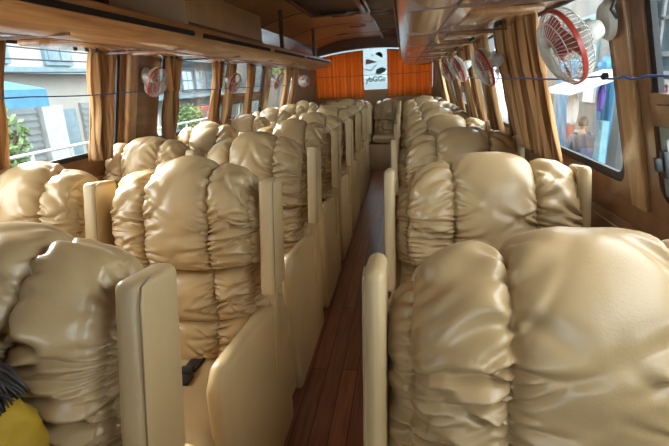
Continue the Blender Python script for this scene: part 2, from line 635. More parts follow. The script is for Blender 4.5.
# board-fronted box standing on the left rack
X_ = wx(-1, 1.55, 0)
mb = MB(); mb.box(X_ + .12, X_ + .475, 2.1, 3.25, 1.608, 1.775)
bx = mb.build('overhead_cabinet', TANB, bevel=.006)
tag(bx, 'plain tan board-fronted box standing on the left luggage rack', 'cabinet')
m_ = MB(); m_.box(X_ + .474, X_ + .479, 2.11, 3.24, 1.612, 1.622)
m_.build('edge_strip', WOOD_D, bx)

# ceiling hatch, vents and light panels
hx0, hx1, hy0, hy1 = -0.87, -0.33, 3.7, 4.75
root = empty('roof_hatch', ((hx0 + hx1) / 2, (hy0 + hy1) / 2, 1.98), label='black roof hatch with raised frame in the ceiling', cat='roof hatch')
mb = MB()
for (q0, q1, r0, r1) in ((hx0, hx1, hy0, hy0 + .05), (hx0, hx1, hy1 - .05, hy1), (hx0, hx0 + .05, hy0, hy1), (hx1 - .05, hx1, hy0, hy1)):
    mb.box(q0, q1, r0, r1, 1.93, 1.975)
par(mb.build('hatch_frame', WOOD_D, bevel=.006), root)
mb = MB(); mb.box(hx0 + .04, hx1 - .04, hy0 + .04, hy1 - .04, 1.955, 1.97)
par(mb.build('hatch_lid', BLACK), root)
mb = MB()
mb.tube([(-.75, hy1 - .12, 1.955), (-.75, hy1 - .12, 1.935), (-.52, hy1 - .12, 1.935), (-.52, hy1 - .12, 1.955)], .008)
par(mb.build('hatch_handle', BLACK), root)

k = 0
words = ['just behind the roof hatch', 'last before the rear window', 'ahead of the roof hatch', 'nearest the windscreen', 'beside the roof hatch']
for i, y in enumerate((4.80, 6.50, 2.2, 0.9, 3.5)):
    ln = (1.55, 1.0, 1.1, 1.1, 1.1)[i]
    rt = empty('ceiling_light_panel', (-.17, y, 1.93), label='ribbed silver ceiling light panel in a dark frame, ' + words[i], cat='ceiling light', group='ribbed ceiling light panels')
    mb = MB()
    for (q0, q1, r0, r1) in ((-.31, -.04, y, y + .025), (-.31, -.04, y + ln, y + ln + .025), (-.31, -.285, y, y + ln), (-.065, -.04, y, y + ln)):
        mb.box(q0, q1, r0, r1, 1.925, 1.965)
    par(mb.build('panel_frame', WOOD_D, bevel=.004), rt)
    mb = MB()
    n = int(ln / .03)
    for j in range(n):
        yy = y + .03 + j * (ln - .03) / n
        mb.prism([(yy, 1.96), (yy + .012, 1.945), (yy + .024, 1.96)], 'x', -.285, -.065)
    mb.box(-.285, -.065, y + .02, y + ln, 1.955, 1.962)
    par(mb.build('ribbed_diffuser', SILVER), rt)
for i, (x, y, w) in enumerate(((-.60, 5.05, .22), (-.55, 6.1, .2), (-.85, 6.9, .2))):
    mb = MB(); mb.box(x - w / 2, x + w / 2, y, y + .05, 1.965, 1.972)
    for j in range(5):
        mb.box(x - w / 2 + .01, x + w / 2 - .01, y + .004 + j * .009, y + .008 + j * .009, 1.962, 1.966)
    tag(mb.build('ceiling_vent', WOOD_D), ['small slatted vent set in the ceiling just behind the roof hatch', 'small slatted vent in the ceiling centre halfway to the rear', 'small slatted vent in the ceiling close to the rear window'][i], 'vent', 'ceiling vents')
mb = MB()
for y in (1.2, 2.4, 4.6, 5.8, 7.0):
    for k in range(N):
        xa, za = cp(k / N); xb, zb = cp((k + 1) / N)
        mb.hexa([(xa, y, za - .004), (xb, y, zb - .004), (xb, y + .02, zb - .004), (xa, y + .02, za - .004), (xa, y, za + .01), (xb, y, zb + .01), (xb, y + .02, zb + .01), (xa, y + .02, za + .01)])
tag(mb.build('trim_20', WOOD_D), kind='structure')
# curved header over the rear window
mb = MB()
for k in range(N):
    xa = XC - .95 + 1.9 * k / N; xb = XC - .95 + 1.9 * (k + 1) / N
    fz = lambda x: 1.82 - .10 * ((x - XC) / .95) ** 2
    mb.hexa([(xa, Y1B - .14, fz(xa)), (xb, Y1B - .14, fz(xb)), (xb, Y1B, fz(xb) + .0), (xa, Y1B, fz(xa) + .0), (xa, Y1B - .14, 2.0), (xb, Y1B - .14, 2.0), (xb, Y1B, 2.0), (xa, Y1B, 2.0)])
tag(mb.build('trim_21', WOOD_D), kind='structure')

# ------------------------------------------------------------------ seats
UW = 0.225          # half width of the pad


def smoothstep(e0, e1, x):
    t_ = np.clip((x - e0) / (e1 - e0), 0, 1)
    return t_ * t_ * (3 - 2 * t_)


PROF = np.array([(-.02, .44), (.00, .50), (.025, .60), (.06, .76), (.076, .86), (.085, .93), (.098, .980), (.125, 1.008), (.155, 1.010), (.180, .988), (.190, .93), (.190, .87)])


def resample(P, n):
    # Catmull-Rom through P then even arc length
    Q = np.vstack([2 * P[0] - P[1], P, 2 * P[-1] - P[-2]])
    out = []
    for i in range(1, len(Q) - 2):
        for t_ in np.linspace(0, 1, 20, endpoint=False):
            a_, b_, c_, d_ = Q[i - 1], Q[i], Q[i + 1], Q[i + 2]
            out.append(.5 * ((2 * b_) + (c_ - a_) * t_ + (2 * a_ - 5 * b_ + 4 * c_ - d_) * t_ ** 2 + (3 * b_ - a_ - 3 * c_ + d_) * t_ ** 3))
    out.append(P[-1]); out = np.array(out)
    s_ = np.r_[0, np.cumsum(np.hypot(*np.diff(out, axis=0).T))]
    g = np.linspace(0, s_[-1], n)
    return np.c_[np.interp(g, s_, out[:, 0]), np.interp(g, s_, out[:, 1])], g


def ruched_back(name, seed, nu, ns, uw=UW):
    C, S = resample(PROF, ns)
    T = np.gradient(C, axis=0)
    T /= np.linalg.norm(T, axis=1)[:, None]
    Nn = np.c_[-T[:, 1], T[:, 0]]            # pointing toward -y (front) / up at the crest
    u = np.linspace(-1, 1, nu)
    U, SS = np.meshgrid(u, S, indexing='xy')  # (ns,nu)
    smax = S[-1]
    # tier breaks by arc length
    zb = lambda z: S[np.argmin(np.abs(C[:len(C) // 2, 1] - z))]
    b0, b1, b2 = 0.0, zb(.595), zb(.765)
    wob = .022 * vnoise(SS * 9, np.zeros_like(SS) + 3.3, seed + 1)
    Uw = U + wob
    seams = np.array([-.86, -.40, .40, .86])
    s_warp = SS + .012 * vnoise(U * 3 + 7, SS * 4, seed + 2) + .012 * (1 - U ** 2)
    D = np.min(np.abs(Uw[..., None] - seams), axis=-1) * uw      # metres to nearest seam
    head = smoothstep(b2 - .004, b2 + .012, s_warp)
    # column pillows
    def pil(a_, b_, p=2.6):
        cc = np.clip((Uw - (a_ + b_) / 2) / ((b_ - a_) / 2), -1, 1)
        return (1 - np.abs(cc) ** p) * ((Uw >= a_) & (Uw <= b_))
    colp = .022 + .036 * np.sqrt(pil(-.40, .40, 2.0)) + .022 * np.sqrt(pil(-.86, -.40, 2.2)) + .022 * np.sqrt(pil(.40, .86, 2.2)) - .010 * (np.abs(Uw) > .86)
    # tier pillows
    def tp(a_, b_, e):
        cc = np.clip((s_warp - (a_ + b_) / 2) / ((b_ - a_) / 2), -1, 1)
        return np.maximum(0, 1 - np.abs(cc) ** e) * ((s_warp >= a_) & (s_warp <= b_))
    tier = np.sqrt(tp(b0 - .02, b1, 3)) * .8 + np.sqrt(tp(b1, b2, 3)) * .85 + np.sqrt(tp(b2, smax + .1, 5)) * 1.12
    edge = np.sqrt(np.clip(1 - np.abs(U) ** 7, 0, 1))
    h = (.012 + colp) * (.22 + .78 * tier) * edge + .030 * edge * head
    # gathers: fine puckers hugging the seams, longer folds fanning from them, slack drapes across
    h -= .010 * np.exp(-D / .006)
    rg = np.random.RandomState(seed + 20)
    side_ok = np.clip(1.15 - np.abs(U) ** 9, 0, 1)
    fold = np.zeros_like(h)
    for sj in seams:
        for sgn in (-1, 1):
            d = (Uw - sj) * uw * sgn
            on = d > -.002
            dd = np.maximum(d, 0)
            inner = (sj > 0 and sgn < 0 and abs(sj) < .5) or (sj < 0 and sgn > 0 and abs(sj) < .5)
            fade0 = np.clip(1 - dd / (.10 if inner else .13), 0, 1)
            am = 1.0 if inner else 1.3
            pos = .01
            while pos < smax:
                Lf = rg.choice([.018, .03, .05, .075, .10]) * (1.15 if inner else 1.0)
                sl = rg.uniform(-.55, .55)
                cv = rg.uniform(-5, 5)
                A = rg.uniform(.45, 1.0) * {.018: .0045, .03: .0065, .05: .009, .075: .0105, .10: .012}[min((.018, .03, .05, .075, .10), key=lambda q: abs(q - Lf / (1.15 if inner else 1)))]
                cen = pos + sl * dd + cv * dd * dd
                w = .0030 + .11 * dd
                r_ = (SS - cen) / w
                fold -= np.where(on, 2.0 * am * A * np.exp(-np.minimum(r_ * r_, 30)) * np.exp(-(dd / Lf) ** 1.6) * fade0, 0)
                # soft lip beside each crease
                r2 = (SS - cen - 1.9 * w) / (1.4 * w)
                fold += np.where(on, .9 * am * A * np.exp(-np.minimum(r2 * r2, 30)) * np.exp(-(dd / Lf) ** 1.6) * fade0, 0)
                pos += rg.uniform(.010, .025)
    crest = smoothstep(.93, 1.0, C[:, 1])[:, None]
    h += fold * edge * (1 - .3 * crest)
    # side columns are drawn into short puffs one above another
    sidec = smoothstep(.38, .46, np.abs(Uw))
    ph_ = SS * 62 + 2.2 * vnoise(SS * 7 + 5 * np.sign(U), U * 1.5 + 20, seed + 31) + 1.5 * U
    h += (np.sqrt(np.abs(np.sin(ph_ / 2))) - .8) * .011 * sidec * edge
    n3 = vnoise(SS * 11 + U * 1.0, U * 2.0 + 50, seed + 5)
    n4 = vnoise(SS * 24 - U * 1.2, U * 2.6 + 80, seed + 6)
    h += (n3 * .010 + n4 * .006) * edge
    h -= .010 * np.exp(-np.abs(s_warp - b1) / .005) + .014 * np.exp(-np.abs(s_warp - b2) / .006)
    X = U * uw * (1 + .06 * head)
    # puckers pull the outline in and out at the sides
    X += np.sign(U) * .006 * vnoise(SS * 28, np.sign(U) * 9, seed + 7) * (np.abs(U) > .8)
    back = .05 * np.abs(U) ** 5
    Y = C[:, 0][:, None] + Nn[:, 0][:, None] * h + back * (1 - .5 * head)
    Z = C[:, 1][:, None] + Nn[:, 1][:, None] * h - .045 * (np.abs(U) ** 2.2) * smoothstep(.86, 1.0, C[:, 1])[:, None]
    V = np.stack([X, Y, Z], -1)
    # close the sides and the rear onto a flat back plane
    def plane(row):
        q = row.copy(); q[..., 1] = np.maximum(q[..., 1] + .02, .10 + .17 * np.clip((q[..., 2] - .44) / .5, 0, 1)); return q
    L = V[:, :1].copy(); Rr = V[:, -1:].copy()
    for q in (L, Rr):
        q[:, 0, 1] = np.maximum(q[:, 0, 1], .07 + .12 * np.clip((C[:, 1] - .44) / .5, 0, 1))
    V = np.concatenate([L, V, Rr], 1)
    bot = V[-1:].copy(); bot[..., 2] = .44; bot[..., 1] = .12
    V = np.concatenate([V, bot], 0)
    return V


def wing_mesh():
    """padded side wing: slanted slab, rounded"""
    mb_ = MB()
    w = .025
    poly = [(-.075, .40), (.045, .40), (.165, 1.035), (.06, 1.05), (.045, 1.045)]
    mb_.prism([(-.02, .69), (.128, .69), (.195, 1.04), (.065, 1.055)], 'x', -w, w)
    return mb_


def arm_mesh():
    mb_ = MB()
    mb_.prism([(-.37, .02), (.25, .02), (.25, .585), (.215, .60), (-.34, .655), (-.39, .60), (-.395, .30)], 'x', -.026, .026)
    return mb_


def make_seat(seed, hi, arm_side=0, xs=1.0, wings=(-1, 1)):
    root = empty('bus_seat', (0, 0, 0))
    nu, ns = (190, 300) if hi else (130, 200)
    V = ruched_back('b', seed, nu, ns)
    V[..., 0] = V[..., 0] * xs + {-1: .012, 1: -.040, 0: -.004}[arm_side]
    grid_mesh('backrest', V, LEATHER, root)
    W = .255
    for sx in wings:
        wm = wing_mesh()
        wo_ = W if arm_side >= 0 or sx > 0 else .294
        wm.v = [(x * (.66 if arm_side < 0 else 1) + sx * wo_ + (.010 if arm_side < 0 and sx > 0 else 0), y, z + (.022 if arm_side < 0 else 0)) for x, y, z in wm.v]
        w_ = wm.build('side_wing', LEATHER_P, root, bevel=.016, seg=4)
        pm = MB()
        xx = sx * wo_ + (.0235 if arm_side >= 0 else -.0155)
        pz = .022 if arm_side < 0 else 0
        pm.tube([(xx, -.010, .70 + pz), (xx, .058, 1.02 + pz), (xx, .070, 1.045 + pz), (xx, .098, 1.050 + pz)], .0016, 5)
        pm.build('piping', PIPING, w_)
    # seat cushion, plain, with a front roll and a stitched line
    n, m = 30, 40
    u = np.linspace(-1, 1, n); v = np.linspace(0, 1, m)
    U, Vv = np.meshgrid(u, v)
    path = np.array([(.06, .455), (-.15, .465), (-.33, .475), (-.43, .468), (-.475, .43), (-.485, .36), (-.47, .30)])
    C, S = resample(path, m)
    ed = np.sqrt(np.clip(1 - np.abs(U) ** 8, 0, 1))
    X = U * .226 * min(xs, 1.06) + (-.03 if arm_side > 0 else 0)
    Z = C[:, 1][:, None] - .06 * (1 - ed) + .012 * (1 - U ** 2)
    line = np.exp(-np.abs(S - .24) / .006)[:, None] * .006
    Y = C[:, 0][:, None] + 0 * U
    cm = np.stack([X, Y, Z - line], -1)
    L = cm[:, :1].copy(); L[..., 2] = .33; Rr = cm[:, -1:].copy(); Rr[..., 2] = .33
    cm = np.concatenate([L, cm, Rr], 1)
    grid_mesh('seat_cushion', cm, LEATHER_P, root)
    bm_ = MB(); bm_.box(-.225 * min(xs, 1.06) - (.03 if arm_side > 0 else 0), .225 * min(xs, 1.06) - (.03 if arm_side > 0 else 0), -.44, .12, .04, .35)
    bm_.build('seat_base', LEATHER_P, root, bevel=.01)
    bk = MB(); bk.prism([(.05, .36), (.09, .36), (.19, .90), (.185, .94), (.16, .90)], 'x', -.222 * min(xs, 1.1), .222 * min(xs, 1.1))
    bk.build('back_shell', LEATHER_P, root, bevel=.008)
    if arm_side:
        am = arm_mesh()
        ax = .209 if arm_side > 0 else -.278
        am.v = [(x + ax, y, z) for x, y, z in am.v]
        am.build('armrest_panel', LEATHER_P, root, bevel=.022, seg=4)
        bu = MB()
        bx_ = arm_side * .005
        bu.box(bx_ - .03, bx_ + .03, -.20, -.15, .476, .49)
        bu.box(bx_ - .02, bx_ + .02, -.155, -.12, .478, .496)
        b_ = bu.build('seat_belt_buckle', BLACK, root, bevel=.004)
        st = MB()
        st.prism([(-.13, .483), (-.05, .478), (.0, .47), (.0, .467), (-.05, .474), (-.13, .479)], 'x', bx_ - .022, bx_ + .022)
        st.build('belt_strap', BLACK, b_)
    return root


ORD = ['first', 'second', 'third', 'fourth', 'fifth', 'sixth', 'seventh', 'eighth']
P_ROW, Y_ROW = .782, .745
ROWX = {'aisle': -.408 - .28, 'window': -1.30, 'right': .25}
protos = {}
for col, arm, xs in (('aisle', 1, 1.15), ('window', 0, .98), ('right', -1, 1.21)):
    for lod in ('hi', 'hi2', 'lo', 'lo2'):
        protos[(col, lod)] = [lod, arm, xs, None]
LABEL = {
    'aisle': 'cream ruched leather aisle seat left of the walkway, %s row from the camera',
    'window': 'cream ruched leather seat against the left windows, %s row from the camera',
    'right': 'cream ruched leather single seat right of the walkway, %s row from the camera'}
GROUP = {'aisle': 'left aisle seats', 'window': 'left window seats', 'right': 'right single seats'}
seedc = {'aisle': 3, 'window': 40, 'right': 77}
for k in range(8):
    for col in ('aisle', 'window', 'right'):
        lod = ['hi', 'hi2', 'hi', 'hi2', 'lo', 'lo2', 'lo', 'lo2'][k]
        if col == 'window' and k in (2, 3):
            lod = ['', '', 'lo', 'lo2'][k]
        pr = protos[(col, lod)]
        if pr[3] is None:
            pr[3] = make_seat(seedc[col] + {'hi': 0, 'hi2': 11, 'lo': 22, 'lo2': 31}[lod], 'hi' in lod, pr[1], pr[2], (-1, 1) if col == 'right' else (1,))
            o = pr[3]
        else:
            o = copy_tree(pr[3])
        o.location = (ROWX[col], Y_ROW + P_ROW * k - .19, 0)
        tag(o, LABEL[col] % ORD[k], 'seat', GROUP[col])

# rear bench: five places on one base
names5 = ['at the left end, under the rear window', 'second from the left wall', 'facing straight down the walkway', 'right of the walkway, under the orange curtain']
bb = MB(); bb.box(XC - 1.04, XC + 1.04, 7.06, 7.9, 0.0, .42)
for s in (0,):
    bbo = bb.build('bench_base', LEATHER_P, bevel=.015)
tag(bbo, 'wide leather-covered bench plinth along the rear wall carrying the rear seats', 'bench base')
first = None
for i in range(4):
    x = -.247 + (i - 2) * .455
    if first is None:
        root = empty('rear_bench_seat', (x, 7.32, 0))
        V = ruched_back('b', 55, 84, 120)
        V[..., 0] *= .93
        V[..., 2] = .44 + (V[..., 2] - .44) * .90
        V[..., 1] += .15
        grid_mesh('backrest', V, LEATHER, root)
        cm2 = MB(); cm2.box(-.222, .222, -.29, .2, .421, .52)
        cm2.build('seat_cushion', LEATHER_P, root, bevel=.03, seg=4)
        first = root
        o = root
    else:
        o = copy_tree(first)
        o.location = (x, 7.32, 0)
    tag(o, 'cream ruched rear bench seat ' + names5[i], 'seat', 'rear bench seats')


# ------------------------------------------------------------------ curtains
def curtain(s, yc, w0, w1, w2, label, zt=1.535, zb=1.03, nf=4, seed=0, off=.065, group=None, lean=0.0):
    m, n = 40, 90
    rng = np.random.RandomState(seed)
    b = np.linspace(0, 1, m)[:, None]
    a_ = np.linspace(0, 1, n)[None, :]
    z = zt + (zb - zt) * b
    zwst = 1.335
    tt = np.where(z > zwst, (zt - z) / (zt - zwst), (zwst - z) / (zwst - zb))
    ww = np.where(z > zwst, w0 + (w1 - w0) * tt ** 1.5, w1 + (w2 - w1) * tt ** .8)
    ph = rng.rand() * 6
    warp = a_ + .035 * np.sin(2 * np.pi * a_ * 2 + ph)
    y = yc + (warp - .5) * ww + lean * b + .006 * np.sin(b * 9 + a_ * 7 + ph)
    amp = .020 * np.clip(.15 / ww, .6, 1.6) * (.55 + .45 * np.minimum(1, tt * 2 + .3))
    o_ = off + amp * np.sin(2 * np.pi * nf * warp + ph + .5 * np.sin(b * 4)) + .007 * np.sin(2 * np.pi * nf * 2.3 * a_ + b * 3)
    o_ = np.maximum(o_, .028)
    zz = z + 0 * a_
    X = XC + s * (HW - LEAN * np.maximum(0, zz - ZW) - o_)
    V = np.stack([X, y + 0 * b, zz], -1)
    uv = np.stack([a_ + 0 * b + seed * 1.7, b + 0 * a_], -1)
    ob = grid_mesh('curtain', V, CURT, None, uv)
    md = ob.modifiers.new('thickness', 'SOLIDIFY'); md.thickness = .003
    tag(ob, label, 'curtain', group)
    return ob


CL = [(-1, 1.43, .20, .16, .18, 4, 'brown pleated curtain cut off by the left edge of the photo'),
      (-1, 2.09, .18, .15, .09, 5, 'tan pleated curtain left of the first left wooden pillar'),
      (-1, 2.78, .20, .09, .07, 3, 'narrow brown curtain just behind the first left wooden pillar'),
      (-1, 3.50, .24, .13, .24, 3, 'brown curtain at the black divider between the left windows'),
      (-1, 3.76, .16, .09, .16, 2, 'brown curtain pushed up against the second left wall fan'),
      (-1, 4.31, .26, .14, .20, 3, 'brown curtain hanging across the middle of the left transom window'),
      (-1, 5.72, .32, .2, .30, 4, 'tan curtain left of the last left wall fan, nearer one'),
      (-1, 6.12, .30, .2, .28, 4, 'tan curtain left of the last left wall fan, farther one'),
      (1, 1.84, .34, .33, .34, 7, 'wide tan striped curtain beside the nearest right wall fan'),
      (1, 2.20, .34, .32, .34, 7, 'wide brown curtain in front of the dark right pillar'),
      (1, 2.80, .34, .24, .3, 5, 'brown curtain just behind the dark right pillar'),
      (1, 3.30, .26, .2, .26, 4, 'tan curtain below the third right wall fan'),
      (1, 3.75, .30, .2, .28, 4, 'brown curtain between the third and farthest right fans'),
      (1, 4.45, .30, .2, .26, 4, 'brown curtain just behind the farthest right wall fan'),
      (1, 5.20, .3, .22, .3, 4, 'tan curtain on the right, second from the rear wall'),
      (1, 6.00, .36, .26, .34, 4, 'last tan curtain on the right before the rear wall')]
for i, (s, yc, w0, w1, w2, nf, lb) in enumerate(CL):
    curtain(s, yc, w0, w1, w2, lb, nf=nf, seed=i + 1, group='side window curtains')


def rear_curtain(x0, x1, label, seed):
    m, n = 30, 120
    b = np.linspace(0, 1, m)[:, None]; a_ = np.linspace(0, 1, n)[None, :]
    X = x0 + (x1 - x0) * a_ + 0 * b
    zt = 1.80 - .10 * ((X - XC) / .95) ** 2
    Z = zt + (1.07 - zt) * b
    Y = Y1B - .06 + .010 * np.sin(2 * np.pi * 13 * a_ + seed) + .006 * np.sin(2 * np.pi * 5 * a_ + 2 * b) + 0 * b
    uv = np.stack([a_ + 0 * b, b + 0 * a_], -1)
    ob = grid_mesh('rear_curtain', np.stack([X, Y, Z], -1), CURT_O, None, uv)
    md = ob.modifiers.new('thickness', 'SOLIDIFY'); md.thickness = .002
    tag(ob, label, 'curtain', 'orange rear window curtains')


rear_curtain(-1.42, -.635, 'bright orange curtain covering the left part of the rear window', 0)
rear_curtain(-.255, .45, 'bright orange curtain covering the right part of the rear window', 2)

# writing and picture stuck on the rear window, seen between the orange curtains
STK_G = mat_plain('sticker_grey', (0.45, 0.5, 0.52), 0.6)
STK_D = mat_plain('sticker_dark', (0.05, 0.06, 0.06), 0.6)
STK_B = mat_plain('sticker_blue', (0.10, 0.36, 0.55), 0.6)
STK_C = mat_plain('sticker_cyan', (0.09, 0.28, 0.34), 0.6)
STK_W = mat_plain('sticker_white', (0.85, 0.9, 0.9), 0.6)
root = empty('window_sticker', (-.445, Y1B + .015, 1.5), label='blue and grey sticker with a picture and lettering on the rear window', cat='sticker')


def stick(name, polys, mat):
    mb_ = MB()
    for p in polys:
        p = [(q[0] + .04, q[1]) for q in p]
        mb_.prism(p, 'y', Y1B + .008, Y1B + .014)
    par(mb_.build(name, mat), root)


def arcp(cx, cz, r, a0, a1, n=14, e=1.0):
    return [(cx + r * math.cos(R(a0 + (a1 - a0) * i / n)), cz + e * r * math.sin(R(a0 + (a1 - a0) * i / n))) for i in range(n + 1)]


stick('dark_cap', [arcp(-.43, 1.70, .062, -30, 150)], STK_D)
stick('grey_beak', [[(-.64, 1.58), (-.64, 1.65), (-.60, 1.66), (-.45, 1.61)], [(-.55, 1.71), (-.53, 1.73), (-.52, 1.70)]], STK_G)
stick('grey_outline', [[(-.66, 1.50), (-.655, 1.515), (-.56, 1.49), (-.48, 1.57), (-.47, 1.565), (-.555, 1.475)]], STK_G)
stick('cyan_patch', [[(-.49, 1.43), (-.47, 1.50), (-.38, 1.53), (-.31, 1.50), (-.33, 1.46), (-.42, 1.42)]], STK_C)


def text(body, size, loc, rot, mat, name, parent=None, extrude=.002):
    cu = bpy.data.curves.new(name, 'FONT')
    cu.body = body
    cu.size = size
    cu.extrude = extrude
    cu.offset = size * .035
    cu.align_x = 'CENTER'
    cu.align_y = 'CENTER'
    cu.materials.append(mat)
    tmp = bpy.data.objects.new(name + '_tmp', cu)
    COL.objects.link(tmp)
    bpy.context.view_layer.update()
    me = bpy.data.meshes.new_from_object(tmp.evaluated_get(bpy.context.evaluated_depsgraph_get()))
    bpy.data.objects.remove(tmp)
    bpy.data.curves.remove(cu)
    me.materials.clear()
    me.materials.append(mat)
    ob = bpy.data.objects.new(name, me)
    COL.objects.link(ob)
    ob.location = loc
    ob.rotation_euler = rot
    if parent is not None:
        par(ob, parent)
    return ob


tx = text('ybGGc', .115, (-.445, Y1B + .01, 1.345), (R(90), 0, 0), STK_B, 'lettering', root)


# ------------------------------------------------------------------ tie cords
def cord(name, pts, mat, label, r=.0028, knot=None):
    mb_ = MB()
    P_ = []
    for i in range(len(pts) - 1):
        a0, a1 = Vector(pts[i]), Vector(pts[i + 1])
        for q in range(6):
            f_ = q / 6
            p_ = a0.lerp(a1, f_)
            p_.z -= .006 * 4 * f_ * (1 - f_)
            P_.append(p_)
    P_.append(Vector(pts[-1]))
    mb_.tube(P_, r, 6)
    o_ = mb_.build(name, mat, smooth=True)
    tag(o_, label, 'rope')
    return o_


def wp(s, y, z, off):
    return (wx(s, z, off), y, z)


cord('rope', [wp(-1, -.9, 1.345, .03), wp(-1, 1.6, 1.34, .105), wp(-1, 2.32, 1.34, .105), wp(-1, 2.55, 1.335, .04), wp(-1, 2.96, 1.335, .10), wp(-1, 3.8, 1.335, .10),
                       wp(-1, 4.5, 1.335, .1), wp(-1, 4.99, 1.33, .04), wp(-1, 5.9, 1.33, .1), wp(-1, 6.6, 1.33, .02)], CORD, 'thin blue rope stretched along the left windows over the curtains')
rc = cord('rope', [wp(1, -.9, 1.322, .03), wp(1, 1.04, 1.322, .05), wp(1, 1.14, 1.322, .052), wp(1, 1.27, 1.322, .05), wp(1, 1.8, 1.322, .11), wp(1, 2.4, 1.325, .11),
                            wp(1, 3.5, 1.33, .1), wp(1, 4.7, 1.33, .1), wp(1, 6.7, 1.34, .02)], CORD, 'thin blue rope stretched along the right windows over the curtains')
mb = MB(); mb.lathe([(.006, -.008), (.01, 0), (.006, .008)], 8, Matrix.Translation(wp(1, 1.24, 1.322, .052)))
mb.build('knot', BLACK, rc)
cord('rope', [(-1.40, Y1B - .085, 1.42), (-.7, Y1B - .085, 1.415), (.40, Y1B - .085, 1.425)], CORD_D, 'thin dark rope across the orange rear curtains', r=.004)


# ------------------------------------------------------------------ wall fans
def make_fan():
    root = empty('wall_fan', (0, 0, 0))
    # local frame: fan axis +Z, centre of fan at origin, mount added later
    mb_ = MB()
    prof = [(.022, .043), (.05, .038), (.075, .028), (.095, .012), (.101, 0)]
    nsp = 46
    for i in range(nsp):
        an = 2 * math.pi * i / nsp
        tw = .25
        mb_.tube([(q * math.cos(an + tw * (1 - q / .1)), q * math.sin(an + tw * (1 - q / .1)), z) for q, z in prof], .0011, 4, caps=False)
    for q, z in ((.05, .038), (.080, .025)):
        mb_.tube([(q * math.cos(R(d)), q * math.sin(R(d)), z) for d in range(0, 360, 10)], .0014, 4, closed=True)
    mb_.lathe([(.024, .040), (.024, .046), (.018, .05)], 20)
    mb_.build('front_grille', FANW, root, smooth=True, auto=50)
    mb_ = MB()
    prof = [(.035, -.048), (.07, -.044), (.094, -.028), (.101, -.006)]
    for i in range(nsp):
        an = 2 * math.pi * i / nsp
        mb_.tube([(q * math.cos(an), q * math.sin(an), z) for q, z in prof], .0011, 4, caps=False)
    for q, z in ((.07, -.044), (.094, -.028)):
        mb_.tube([(q * math.cos(R(d)), q * math.sin(R(d)), z) for d in range(0, 360, 10)], .0014, 4, closed=True)
    mb_.build('rear_grille', FANW, root, smooth=True, auto=50)
    mb_ = MB()
    n = 48
    vs = []
    for i in range(n):
        an = 2 * math.pi * i / n
        for q, z in ((.098, .006), (.103, .006), (.103, -.005), (.098, -.005)):
            vs.append((q * math.cos(an), q * math.sin(an), z))
    mb_.add(vs, [(i * 4 + j, i * 4 + (j + 1) % 4, ((i + 1) % n) * 4 + (j + 1) % 4, ((i + 1) % n) * 4 + j) for i in range(n) for j in range(4)])
    tag(mb_.build('rim_band', FANR, root, smooth=True, auto=40), label='red rim band')
    mb_ = MB()
    mb_.lathe([(.005, .022), (.018, .018), (.022, .0), (.022, -.012), (.01, -.02)], 20)
    hub = mb_.build('hub', FANR, root, smooth=True, auto=50)
    for b in range(3):
        V = np.zeros((14, 10, 3))
        for i in range(14):
            q = .018 + .070 * i / 13
            wdt = R(34) * (math.sin(math.pi * min(1, .25 + .75 * i / 13) * .8)) + R(8)
            for j in range(10):
                f_ = j / 9 * 2 - 1
                an = R(120 * b) + f_ * wdt + .25 * i / 13
                V[i, j] = (q * math.cos(an), q * math.sin(an), f_ * .014 + .002 * math.cos(f_ * 2))
        bl = grid_mesh('blade', V, FANR, root)
        md = bl.modifiers.new('thickness', 'SOLIDIFY'); md.thickness = .002
    mb_ = MB()
    mb_.lathe([(.01, -.02), (.022, -.045), (.028, -.055), (.028, -.085), (.022, -.10), (.010, -.104)], 24)
    mb_.lathe([(.030, -.062), (.032, -.07), (.030, -.078)], 24)
    mb_.build('motor_housing', FANW, root, smooth=True, auto=40)
    return root


FS = .80


def place_fan(root, ctr, base, s, nrm, label):
    z = Vector(nrm).normalized()
    x = Vector((0, 0, 1)).cross(z).normalized()
    y = z.cross(x)
    Mx = Matrix((x, y, z)).transposed().to_4x4()
    Mx.translation = Vector(ctr)
    root.rotation_mode = 'QUATERNION'
    root.rotation_quaternion = Mx.to_quaternion()
    root.location = ctr
    root.scale = (FS, FS, FS)
    inv = (Matrix.Translation(ctr) @ Mx.to_3x3().to_4x4() @ Matrix.Scale(FS, 4)).inverted()
    # mount: round base on the wall and a jointed arm, made in this fan's own frame
    out = Vector((-s * .974, 0, -.224)).normalized()
    bz = Vector(base)
    by = Vector((0, 1, 0)); bx2 = by.cross(out)
    Bm = Matrix((bx2, by, out)).transposed().to_4x4(); Bm.translation = bz
    mb_ = MB(); mb_.lathe([(.044, 0), (.044, .006), (.038, .014), (.02, .018), (.014, .022)], 26, inv @ Bm)
    mb_.build('wall_plate', FANW, root, smooth=True, auto=40)
    rear = Vector(ctr) - z * .075
    mb_ = MB()
    pts = [inv @ (bz + out * .012), inv @ (bz + out * .05), inv @ ((bz + out * .05).lerp(rear, .6)), inv @ rear]
    mb_.tube(pts, [.009, .011, .010, .012], 10)
    ax = (inv @ (bz + out * .05))
    mb_.lathe([(.018, -.014), (.02, 0), (.018, .014)], 14, Matrix.Translation(ax))
    mb_.build('mount_arm', FANW, root, smooth=True, auto=40)
    tag(root, label, 'fan', 'red-bladed wall fans')
    return root


